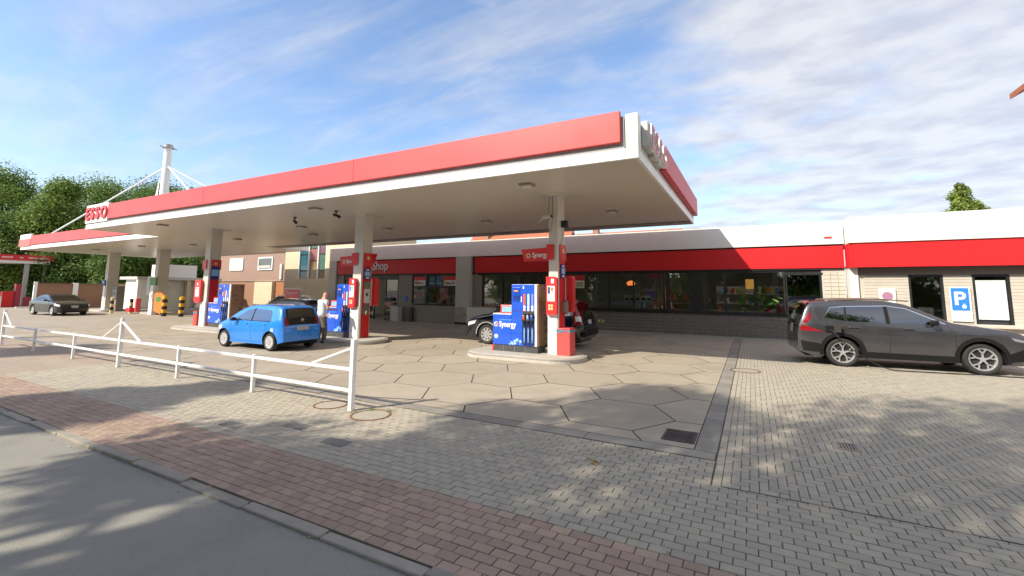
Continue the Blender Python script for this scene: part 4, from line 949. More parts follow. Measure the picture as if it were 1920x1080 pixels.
for par, a, b, top in ((wl, 3.66, 4.94, 2.5), (w2_, 5.86, 6.60, 2.5), (w3_, 7.50, 11.8, 2.5), (w4_, 4.94, 5.86, .9), (w5_, 6.60, 7.50, .9)):
    z = .02
    while z < top-.05: bx('board', siding_m, par, a+.004, b-.004, 20.635, 20.66, z, z+.102, .004); z += .108
for a, b, lab in ((4.94, 5.86, 'window with dark room and white box behind'), (6.60, 7.50, 'window with pale lowered blind')):
    f = bx('window', frame_m, rb, a, b, 20.64, 20.74, 2.48, 2.56, label=lab)
    bx('frame', frame_m, f, a, a+.06, 20.64, 20.74, .92, 2.48); bx('frame', frame_m, f, b-.08, b, 20.64, 20.74, .92, 2.48); bx('frame', frame_m, f, a, b, 20.64, 20.74, .86, .92)
    if a < 5.5: bx('pane', glass, f, a+.06, b-.08, 20.69, 20.70, .92, 2.48)
    else: bx('blind', mat('blind_pale', (.66, .69, .66), .6, var=.05), f, a+.07, b-.10, 20.67, 20.69, 1.06, 2.36); bx('lower_pane', glass_d, f, a+.06, b-.08, 20.70, 20.71, .92, 2.48)
bx('window_sill', siding_m, rb, 6.5, 7.72, 20.45, 20.66, .78, .90, .02)
bx('room_back', mat('room_dark', (.10, .09, .07), .8), rb, 3.6, 9, 23, 23.1, 0, 3); bx('room_side', mat('room_dark', (.10, .09, .07), .8), rb, 3.52, 3.6, 20.8, 23, 0, 3); bx('room_top', mat('room_dark', (.10, .09, .07), .8), rb, 3.5, 9, 20.8, 23, 2.9, 3)
t = thing('storage_box', 'white and orange box standing behind the dark window of the right wing', 'box', (5.2, 20.95, 1.0)); MB().box(0, .42, 0, .3, 0, .42, .02).build('body', paper, t); MB().box(.08, .3, -.004, 0, .1, .28).build('orange_print', orange_m, t); MB().box(-.4, -.05, .1, .3, .2, .26).build('paper_stack', paper, t)
# signs on the wing
s1 = thing('no_stopping_sign', 'white square sign with red and blue no-stopping roundel on the board wall', 'sign', (4.07, 20.56, 1.52))
MB().box(0, .47, 0, .02, 0, .56, .006).build('plate', paper, s1)
MB().cyl((.235, -.006, .28), (.235, 0, .28), .155, n=32).build('roundel_rim', mat('sign_red_faded', (.65, .16, .14), .5), s1); MB().cyl((.235, -.010, .28), (.235, -.006, .28), .12, n=32).build('roundel_face', mat('sign_blue_faded', (.18, .22, .50), .5), s1)
for a in (45, 135):
    c, s = math.cos(R(a)), math.sin(R(a)); MB().prism([(.235+c*.125-s*.018, .28+s*.125+c*.018), (.235-c*.125-s*.018, .28-s*.125+c*.018), (.235-c*.125+s*.018, .28-s*.125-c*.018), (.235+c*.125+s*.018, .28+s*.125-c*.018)], -.014-(a > 90)*.002, -.010).build('cross_bar', mat('sign_red_faded', (.65, .16, .14), .5), s1)
s2 = thing('parking_sign', 'blue parking sign with white letter P and charging plug symbol', 'sign', (6.0, 20.56, .98))
MB().box(-.03, .50, 0, .02, 0, 1.16, .006).build('backing_plate', paper, s2)
MB().box(0, .45, -.008, 0, .36, 1.12, .004).build('blue_field', signblue, s2)
text('P', 'letter_p', paper, s2, (.05, -.012, .56), .62, ext=.003, bold=.014, W=False)
pl = MB(); pl.cyl((.31, -.012, .50), (.31, -.008, .50), .055, n=16); pl.box(.27, .35, -.0125, -.008, .44, .50); pl.box(.285, .298, -.012, -.008, .54, .60); pl.box(.322, .335, -.012, -.008, .54, .60); pl.build('plug_symbol', paper, s2)
# red free-standing sign left
s3 = thing('hanging_notice', 'red framed notice board with white script and arrow left of the man', 'sign', (-22.75, 16, 0))
MB().box(0, 1.36, 0, .06, .98, 1.92, .01).build('frame', fasc_white, s3); MB().box(.05, 1.31, -.012, 0, 1.03, 1.86).build('red_face', red_p, s3)
for x in (.1, 1.2): MB().box(x, x+.05, .01, .05, 0, .98).build('leg', galv, s3)
sq = MB(); rn = random.Random(2); xx = .22
for q in range(16): hh_ = .05+.05*rn.random()+(.09 if q == 0 else 0); sq.box(xx, xx+.028, -.016, -.012, 1.62-.02*rn.random(), 1.62+hh_); sq.box(xx, xx+.055, -.016, -.0125, 1.63, 1.645); xx += .058
sq.build('script_print', paper, s3); ar = MB(); ar.box(.3, .5, -.016, -.012, 1.33, 1.36); ar.prism([(.5, 1.26), (.62, 1.345), (.5, 1.43)], -.016, -.012); ar.build('arrow', paper, s3)

# ------------------------------------------------------------------ cars
class Body:
    def __init__(s, sil, W, sill, wheels, Ra, crown=.03, belt=None, tumble=.16, rf=.10, rr_=.10, le=.5, shoulder=.02, top_in=.03, edge=.07):
        # dense silhouette
        P = [Vector((x, 0, z)) for x, z in sil]; seg = [0]
        for a, b in zip(P[:-1], P[1:]): seg.append(seg[-1]+(b-a).length)
        s.key = seg; n = 220; T = seg[-1]; pts = []
        for i in range(n+1):
            d = T*i/n; k = max(j for j in range(len(seg)) if seg[j] <= d+1e-9); k = min(k, len(P)-2)
            f = (d-seg[k])/(seg[k+1]-seg[k]); pts.append(P[k].lerp(P[k+1], f))
        a = np.array([(p.x, p.z) for p in pts])
        for _ in range(14):
            b = a.copy(); b[1:-1] = (a[:-2]+a[1:-1]*2+a[2:])/4; a = b
        s.S = a; s.T = T; s.W = W; s.sill = sill; s.wh = wheels; s.Ra = Ra; s.crown = crown; s.belt = belt; s.tumble = tumble
        s.x0, s.x1 = a[0][0], a[-1][0]; s.rf, s.rr = rf, rr_; s.le = le; s.edge = edge; s.sh = shoulder; s.ti = top_in
    def sil(s, k):
        i = int(k); f = k-i
        d = s.key[i]+(s.key[min(i+1, len(s.key)-1)]-s.key[i])*f
        u = d/s.T*(len(s.S)-1); j = min(int(u), len(s.S)-2); g = u-j
        p = s.S[j]*(1-g)+s.S[j+1]*g; t = s.S[j+1]-s.S[j]; t = t/np.linalg.norm(t)
        return p[0], p[1], (-t[1], t[0])
    def zt(s, x):
        return float(np.interp(x, s.S[:, 0], s.S[:, 1]))
    def wx(s, x):
        w = s.W
        d = (s.x1-x)/s.le
        if d < 1: w -= s.W*s.rf*(1-max(d, 0))**2.4*2
        d = (x-s.x0)/s.le
        if d < 1: w -= s.W*s.rr*(1-max(d, 0))**2.4*2
        return w
    def y(s, x, z):
        w = s.wx(x); zt = s.zt(x); zb = s.belt(x)
        if z > zb:
            y = w-s.sh-(z-zb)*s.tumble/.5-.10*((z-zb)/.55)**2*.3
        else:
            q = (zb-z)/max(.1, zb-s.sill); y = w-s.sh*(1-min(1, q*5))-.055*max(0, q-.35)**1.6*1.2
        d = zt-z
        if d < s.edge:
            k = 1-max(0, d)/s.edge; y -= s.edge*(1-math.sqrt(max(0, 1-k*k)))*.8
        return y
    def bot(s, x):
        z = s.sill
        e = min(x-s.x0, s.x1-x)
        z += max(0, .35-e)*.30
        for xw, zw in s.wh:
            if abs(x-xw) < s.Ra: z = max(z, zw+math.sqrt(s.Ra**2-(x-xw)**2))
        return min(z, s.zt(x)-.03)
    def top(s, x, z, t):
        yy = s.y(x, z-.0)
        return yy
    def mesh(s, m, parent):
        xs = set(round(float(v), 4) for v in s.S[:, 0][::2]); xs.add(float(s.S[-1, 0])); xs.add(float(s.S[0, 0]))
        for xw, zw in s.wh:
            for a in range(0, 181, 9): xs.add(xw+s.Ra*math.cos(R(a)))
            xs.add(xw-s.Ra-.002); xs.add(xw+s.Ra+.002)
        xs = sorted(x for x in xs if s.x0 <= x <= s.x1); q = [xs[0]]
        for x in xs[1:]:
            if x-q[-1] > .0015: q.append(x)
        xs = q; nr, ntp = 18, 12; rows = []
        for x in xs:
            zb, zt = s.bot(x), s.zt(x); r = []
            fs = [(i/nr)**1.0 for i in range(nr-3)]
            zs = [zb+(zt-zb-s.edge)*i/(nr-5) if zt-zb > s.edge*1.5 else zb+(zt-zb)*.6*i/(nr-5) for i in range(nr-4)]
            l = zs[-1]; zs += [l+(zt-l)*math.sin(R(90*i/5)) for i in (1, 2, 3, 4, 5)]
            for z in zs: r.append((x, s.y(x, z), z))
            yt = s.y(x, zt)
            for i in range(1, ntp): t = 1-2*i/ntp; r.append((x, yt*t, zt+s.crown*(1-t*t)))
            for z in reversed(zs): r.append((x, -s.y(x, z), z))
            rows.append(r)
        mb = MB(); mb.smooth = True; mb.grid(rows)
        n = len(rows[0]); mb.f.append(list(range(n))); mb.m.append(0); mb.sm.append(False)
        b = (len(rows)-1)*n; mb.f.append([b+i for i in range(n-1, -1, -1)]); mb.m.append(0); mb.sm.append(False)
        return mb.build('body', m, parent)
    def side(s, lo, hi, name, m, parent, sg=1, off=.004, n=14, k=5, thick=0):
        """patch between polylines lo and hi, in (x,z)"""
        def rs(pl):
            d = [0]
            for a, b in zip(pl[:-1], pl[1:]): d.append(d[-1]+math.dist(a, b))
            return [(float(np.interp(d[-1]*i/n, d, [p[0] for p in pl])), float(np.interp(d[-1]*i/n, d, [p[1] for p in pl]))) for i in range(n+1)]
        A, B = rs(lo), rs(hi); rows = []
        for j in range(k+1):
            f = j/k; r = []
            for a, b in zip(A, B):
                x, z = a[0]*(1-f)+b[0]*f, a[1]*(1-f)+b[1]*f; r.append((x, sg*(s.y(x, z)+off), z))
            rows.append(r)
        mb = MB(); mb.smooth = True; mb.grid(rows)
        if thick:
            for r in (rows[0], rows[-1]): mb.grid([r, [(p[0], p[1]-sg*(off+.01), p[2]) for p in r]])
            for c in (0, -1): col = [r[c] for r in rows]; mb.grid([col, [(p[0], p[1]-sg*(off+.01), p[2]) for p in col]])
        return mb.build(name, m, parent)
    def line(s, pts, parent, sg=1, w=.007, m=black, name='seam', off=.0025):
        mb = MB()
        P = []
        for a, b in zip(pts[:-1], pts[1:]):
            for i in range(6): P.append((a[0]+(b[0]-a[0])*i/6, a[1]+(b[1]-a[1])*i/6))
        P.append(pts[-1]); r1, r2 = [], []
        for i, p in enumerate(P):
            a, b = P[max(0, i-1)], P[min(len(P)-1, i+1)]; dx, dz = b[0]-a[0], b[1]-a[1]; l = math.hypot(dx, dz) or 1; nx, nz = -dz/l*w/2, dx/l*w/2
            r1.append((p[0]+nx, sg*(s.y(p[0]+nx, p[1]+nz)+off), p[1]+nz)); r2.append((p[0]-nx, sg*(s.y(p[0]-nx, p[1]-nz)+off), p[1]-nz))
        mb.grid([r1, r2]); return mb.build(name, m, parent)
    def tp(s, k, t, off=0):
        x, z, nn = s.sil(k); yt = s.y(x, z)
        return (x+nn[0]*off, yt*t, z+s.crown*(1-t*t)+nn[1]*off)
    def deck(s, k0, k1, t0, t1, name, m, parent, off=.005, n=14, q=12, t0b=None, t1b=None):
        t0b = t0 if t0b is None else t0b; t1b = t1 if t1b is None else t1b; rows = []
        for i in range(n+1):
            f = i/n; k = k0+(k1-k0)*f; a, b = t0+(t0b-t0)*f, t1+(t1b-t1)*f
            rows.append([s.tp(k, a+(b-a)*j/q, off) for j in range(q+1)])
        mb = MB(); mb.smooth = True; mb.grid(rows); return mb.build(name, m, parent)
def wheel(parent, x, y, r, w, spokes, rimr, style, sg, mrim=alloy):
    mb = MB(); mb.smooth = True; rr2 = rimr
    mb.lathe([(rr2, -w/2+.01), (rr2+.02, -w/2-.004), (r-.03, -w/2), (r-.006, -w/2+.03), (r, -w/2+.06), (r, w/2-.06), (r-.006, w/2-.03), (r-.03, w/2), (rr2+.02, w/2+.004), (rr2, w/2-.01)], 36, 'y', cap=False)
    o = mb.build('wheel', tyre_m, parent); o.location = (x, y, r)
    rm = MB(); f = sg*(w/2-.012)
    rm.smooth = True; rm.lathe([(rr2+.004, f+sg*.008), (rr2-.012, f+sg*.010), (rr2-.028, f-sg*.01), (rr2-.03, f-sg*.06)], 36, 'y', cap=False)
    rm.smooth = False
    for i in range(spokes):
        a = 2*math.pi*i/spokes+.3
        def Pp(rad, off, d): return (rad*math.cos(a)-off*math.sin(a), d, rad*math.sin(a)+off*math.cos(a))
        if style == 'Y':
            segs = [((0, 0), (rr2*.55, 0), .020, .017), ((rr2*.5, 0), (rr2-.01, rr2*.30), .014, .012), ((rr2*.5, 0), (rr2-.01, -rr2*.30), .014, .012)]
        elif style == 'V': segs = [((.02, .01), (rr2-.01, rr2*.10), .014, .018), ((.02, -.01), (rr2-.01, -rr2*.10), .014, .018)]
        else: segs = [((0, 0), (rr2-.01, 0), .05, .07)]
        for (p, q, w0, w1) in segs:
            d = Vector((q[0]-p[0], q[1]-p[1])).normalized(); nn = Vector((-d.y, d.x))
            vs = []
            for dd in (f-sg*.03, f+sg*.002):
                for (pt, ww) in ((p, w0), (q, w1)):
                    for ss in (-1, 1): vs.append(Pp(pt[0]+nn.x*ww*ss, pt[1]+nn.y*ww*ss, dd))
            rm.add(vs, [(0, 1, 3, 2), (4, 6, 7, 5), (0, 4, 5, 1), (2, 3, 7, 6), (0, 2, 6, 4), (1, 5, 7, 3)])
    rm.cyl((0, f-sg*.03, 0), (0, f+sg*.008, 0), .05, n=16)
    q = rm.build('rim', mrim, o)
    MB().cyl((0, f-sg*.075, 0), (0, f-sg*.05, 0), rr2-.02, n=28).build('spoke_shade_disc', black, o)  # black backing disc paints the shade between the spokes
    return o
def underbody(B, parent, r, W, col=black):
    x0, x1 = B.x0+.18, B.x1-.18
    mb = MB().box(x0, x1, -W+.24, W-.24, B.sill-.02, .62); mb.build('underbody', col, parent)
    for xw, zw in B.wh:
        for sg in (-1, 1):
            m_ = MB(); rows = []
            for a in range(-10, 191, 10):
                c, s = (B.Ra+.005)*math.cos(R(a)), (B.Ra+.005)*math.sin(R(a)); rows.append([(xw+c, sg*(W-.26), zw+s), (xw+c, sg*(B.y(xw, zw+.1)-.012), zw+s)])
            m_.grid(rows); m_.build('wheel_well', col, parent)
def interior(B, parent, W, seats, z=.6, col=None):
    col = col or mat('car_interior', (.05, .05, .052), .8, var=.2)
    mb = MB()
    for x in seats:
        for y in (-.36, .36): mb.box(x-.25, x+.25, y-.24, y+.24, z-.2, z, .05); mb.box(x-.33, x-.2, y-.24, y+.24, z, z+.48, .05); mb.box(x-.33, x-.23, y-.12, y+.12, z+.5, z+.68, .04)
    mb.build('seat', col, parent)
def arc(xw, zw, r, a0, a1, n=18): return [(xw+r*math.cos(R(a0+(a1-a0)*i/n)), zw+r*math.sin(R(a0+(a1-a0)*i/n))) for i in range(n+1)]
def mirror_(parent, x, y, z, m, sg):
    o = MB().box(-.08, .06, -.09, .09, -.06, .06, .035).build('mirror', m, parent); o.location = (x, sg*(y+.12), z)
    MB().box(-.02, .03, -.17, -.05, -.05, -.01).build('mirror_arm', black, o).scale = (1, sg, 1)

def make_suv(loc, rz, sc):
    t = thing('suv', 'dark grey hybrid SUV plugged in to charge in front of the right wing', 'car', loc, rz)
    t.scale = (sc, sc, sc)
    P_ = paint('suv_grey_paint', (.085, .082, .090), .6, .24); blk = mat('trim_plastic', (.012, .012, .012), .6, spec=.15)
    sil = [(-2.30, .45), (-2.295, .80), (-2.26, 1.05), (-2.17, 1.25), (-2.04, 1.55), (-1.93, 1.625), (-1.0, 1.68), (-.35, 1.67), (.08, 1.58), (.5, 1.37), (.86, 1.17), (1.2, 1.12), (2.0, 1.00), (2.2, .88), (2.29, .72), (2.31, .50)]
    B = Body(sil, .925, .24, [(-1.345, .355), (1.345, .355)], .415, belt=lambda x: 1.11-.02*(x+1), tumble=.13, rf=.08, rr_=.06, le=.5, crown=.02, shoulder=.035, edge=.05)
    B.mesh(P_, t); underbody(B, t, .355, .925)
    for sg in (-1, 1):
        # glass band: rear quarter, rear door, front door
        B.side([(-1.68, 1.23), (-1.26, 1.155)], [(-1.52, 1.46), (-1.24, 1.49)], 'quarter_window', glass_d, t, sg)
        B.side([(-1.20, 1.15), (-.42, 1.125)], [(-1.18, 1.495), (-.42, 1.525)], 'rear_window', glass_d, t, sg)
        B.side([(-.30, 1.125), (.72, 1.12)], [(-.32, 1.525), (.02, 1.465), (.68, 1.165)], 'front_window', glass_d, t, sg)
        B.line([(-1.72, 1.21), (-1.53, 1.48), (-1.24, 1.515), (-.35, 1.548), (.03, 1.49), (.74, 1.14)], t, sg, .022, chrome, 'window_trim', .006)
        B.line([(-1.23, 1.14), (-1.21, 1.50)], t, sg, .03, blk, 'door_pillar'); B.line([(-.36, 1.11), (-.37, 1.54)], t, sg, .07, blk, 'door_pillar', .005)
        B.line([(-.36, 1.04), (-.36, .5), (-.40, .36)], t, sg, .012); B.line([(-1.18, 1.13), (-1.06, .86), (-.90, .62), (-.86, .40)], t, sg, .012); B.line([(.76, 1.12), (.88, .95), (.90, .5), (.86, .38)], t, sg, .012); B.line([(-.84, .38), (.88, .38)], t, sg)
        # cladding
        for xw in (-1.345, 1.345):
            B.side(arc(xw, .355, .415, -12, 192), arc(xw, .355, .50, -8, 188), 'arch_cladding', blk, t, sg, .014, 26, 2, 1)
        B.side([(-.93, .25), (.93, .25)], [(-.88, .40), (.90, .385)], 'sill_cladding', blk, t, sg, .014, 16, 3, 1)
        B.side([(-2.20, .36), (-1.79, .34)], [(-2.24, .62), (-1.83, .56)], 'rear_corner_cladding', blk, t, sg, .012, 8, 3, 1)
        B.side([(1.83, .32), (2.25, .38)], [(1.83, .50), (2.26, .70)], 'front_corner_cladding', blk, t, sg, .012, 8, 3, 1)
        for x in (-1.08, .02): 
            o = MB().box(-.11, .11, -.02, .02, -.018, .018, .012).build('door_handle', P_, t); o.location = (x, sg*(B.y(x, 1.0)+.015), 1.0)
        B.side([(-2.24, .88), (-1.72, .86)], [(-2.20, 1.03), (-1.90, .93)], 'tail_lamp', tile_red, t, sg, .008)
        B.side([(-2.10, 1.06), (-1.98, 1.20)], [(-2.17, 1.10), (-1.99, 1.36)], 'reflector_strip', tile_red, t, sg, .012)
        B.side([(1.92, .80), (2.24, .73)], [(1.86, .87), (2.20, .80)], 'headlight', mat('headlight_smoked', (.25, .25, .26), .1, coat=.8), t, sg, .006)
        mirror_(t, .50, B.y(.50, 1.05), 1.17, blk, sg); B.line([(-1.95, .99), (-.9, 1.02), (.6, 1.0), (1.7, .93)], t, sg, .01, black, 'crease', .001)
        m_ = MB(); m_.smooth = True; pts = [(-1.65, sg*.66, 1.60), (-1.5, sg*.66, 1.68), (-.5, sg*.65, 1.72), (.15, sg*.64, 1.67)]; m_.tube(pts, .018, 8); m_.build('roof_rail', mat('rail_dark', (.16, .11, .09), .4), t)
        wheel(t, -1.345, sg*.80, .355, .23, 5, .255, 'Y', sg); wheel(t, 1.345, sg*.80, .355, .23, 5, .255, 'Y', sg)
    B.deck(8.15, 9.85, -.93, .93, 'windscreen', glass_d, t, t0b=-.98, t1b=.98); B.deck(3.05, 3.95, -.86, .86, 'rear_screen', glass_d, t)
    B.deck(4.05, 4.9, -.9, .9, 'spoiler', mat('suv_spoiler', (.16, .10, .08), .35, coat=.5), t, .03)
    B.deck(5.0, 8.1, -.97, .97, 'roof_panel', mat('suv_roof_black', (.03, .028, .028), .25, coat=.6), t, .004); B.deck(.9, 1.8, -.28, .28, 'number_plate', plate_m, t, .012, 3, 3); B.deck(13.3, 14.7, -.55, .55, 'grille', blk, t, .01)
    # charging flap and cable (right rear quarter)
    y = -B.y(-1.72, .92)
    MB().box(-.09, .09, -.012, .0, -.09, .09, .01).build('charge_port', blk, t).location = (-1.60, y, .93)
    fl = MB().box(-.09, .09, -.006, .006, -.1, .1, .008).build('charge_flap', mat('flap_dark', (.04, .036, .032), .5), t); fl.location = (-1.45, y-.09, .96); fl.rotation_euler = (0, 0, R(-50))
    return t
suv = make_suv((3.30, 15.50, 0), R(5.2), 1.015)
# charging cable from the port down to the ground and on to the right
def suvp(x, y, z):
    c, s = math.cos(R(5.2)), math.sin(R(5.2)); return (3.30+1.015*(x*c-y*s), 15.50+1.015*(x*s+y*c), z*1.015)
cbl = D.curves.new('charging_cable', 'CURVE'); cbl.dimensions = '3D'; cbl.bevel_depth = .013; cbl.bevel_resolution = 3; spn = cbl.splines.new('NURBS')
cpts = [suvp(-1.60, -.97, .93), suvp(-1.57, -1.08, .90), suvp(-1.45, -1.14, .72), suvp(-1.2, -1.16, .45), suvp(-.85, -1.14, .2), suvp(-.5, -1.15, .02), suvp(-.1, -1.12, .014), suvp(.5, -1.08, .014), suvp(1.2, -1.0, .014), suvp(2.0, -1.05, .014), suvp(3.0, -.9, .014), suvp(4.5, 1.5, .014)]
spn.points.add(len(cpts)-1)
for q, p in zip(spn.points, cpts): q.co = (*p, 1)
spn.use_endpoint_u = True; spn.order_u = 3; cbl.materials.append(black); tmp = D.objects.new('charging_cable', cbl); cme = D.meshes.new_from_object(tmp); D.objects.remove(tmp); co = D.objects.new('charging_cable', cme); C.objects.link(co); tag(co, 'thin black charging cable hanging from the grey SUV down to the ground', 'cable')

def make_up(loc, rz, sc):
    t = thing('hatchback', 'bright blue small five-door hatchback standing at the middle pump', 'car', loc, rz); t.scale = (sc, sc, sc)
    P_ = paint('bright_blue_paint', (.022, .235, .78), .05, .26); blk = mat('trim_plastic', (.012, .012, .012), .6, spec=.15)
    sil = [(-1.76, .42), (-1.775, .60), (-1.75, .80), (-1.66, 1.08), (-1.54, 1.37), (-1.42, 1.425), (-1.0, 1.455), (-.3, 1.47), (.15, 1.43), (.6, 1.26), (1.05, 1.0), (1.3, .90), (1.58, .80), (1.71, .68), (1.77, .5), (1.765, .40)]
    sil[0] = (-1.76, .30); sil[1] = (-1.775, .60); sil[-2] = (1.768, .5); sil[-1] = (1.772, .38)
    B = Body(sil, .82, .20, [(-1.21, .29), (1.21, .29)], .345, belt=lambda x: .93-.02*x, tumble=.15, rf=.12, rr_=.065, le=.42, crown=.025, shoulder=.03, edge=.075)
    B.mesh(P_, t); underbody(B, t, .29, .82); interior(B, t, .8, (-.75, .2), .62)
    for sg in (-1, 1):
        B.side([(-1.20, .98), (-1.10, .955), (-.26, .955)], [(-1.16, 1.24), (-1.05, 1.31), (-.26, 1.345)], 'rear_window', glass_c, t, sg)
        B.side([(-.20, .955), (.72, .965)], [(-.20, 1.345), (.12, 1.30), (.66, 1.03)], 'front_window', glass_c, t, sg)
        B.line([(-1.22, .95), (.80, .955)], t, sg, .02, blk, 'window_seal', .006); B.line([(-.23, .95), (-.23, 1.36)], t, sg, .06, blk, 'door_pillar', .005)
        B.line([(-.23, .94), (-.25, .5), (-.28, .27)], t, sg, .006); B.line([(-1.13, .95), (-1.02, .7), (-.86, .5)], t, sg, .006); B.line([(.80, .95), (.83, .6), (.80, .28)], t, sg, .006); B.line([(-.80, .27), (.80, .27)], t, sg, .006)
        for x in (-.92, .0):
            o = MB().box(-.07, .07, -.015, .015, -.014, .014, .01).build('door_handle', P_, t); o.location = (x, sg*(B.y(x, .84)+.012), .85)
        for xw in (-1.21, 1.21): B.line(arc(xw, .29, .352, 0, 180), t, sg, .012, black, 'arch_lip', .004)
        mirror_(t, .60, B.y(.6, .92), .98, black, sg)
        wheel(t, -1.21, sg*.715, .29, .18, 6, .195, 'X', sg, mat('wheel_cover', (.55, .55, .56), .4, metal=.3)); wheel(t, 1.21, sg*.715, .29, .18, 6, .195, 'X', sg, mat('wheel_cover', (.55, .55, .56), .4, metal=.3))
        B.side([(1.35, .62), (1.70, .58)], [(1.28, .76), (1.66, .72)], 'headlight', lampclr, t, sg, .006)
    # fuel cap
    B.side([(-1.40, .62), (-1.26, .62)], [(-1.40, .74), (-1.26, .74)], 'fuel_flap', mat('flap_light', (.35, .55, .85), .4), t, 1, .004)
    B.deck(2.05, 3.95, -.90, .90, 'rear_screen', mat('tailgate_black', (.012, .012, .014), .06, coat=1), t, .006, t0b=-.90, t1b=.90)
    B.deck(2.85, 3.85, -.80, .80, 'rear_glass', glass_d, t, .012)
    B.deck(2.05, 3.0, -.985, -.80, 'tail_lamp', tile_red, t, .014, q=3); B.deck(2.05, 3.0, .80, .985, 'tail_lamp', tile_red, t, .014, q=3)
    B.deck(1.15, 1.75, -.35, .35, 'number_plate', plate_m, t, .012, 3, 3)
    B.deck(8.1, 10.0, -.92, .92, 'windscreen', glass_c, t)
    em = MB(); x, y, z = B.tp(2.55, 0, .02); em.cyl((x+.005, 0, z), (x-.012, 0, z), .055, n=20); em.build('badge', alloy, t)
    w_ = MB(); a = B.tp(2.2, .25, .02); b = B.tp(2.75, -.3, .02); w_.cyl(a, b, .012, n=6); w_.build('rear_wiper', black, t)
    MB().cyl(B.tp(4.9, 0, .0), B.tp(4.7, 0, .14), .006, n=6).build('aerial', black, t)
    MB().box(-1.785, -1.70, -.5, .5, .22, .30, .02).build('bumper_shadow', blk, t)  # small black strip stands in for the shadow under the blue bumper
    return t
make_up((-14.05, 9.38, 0), R(181.5), .93)

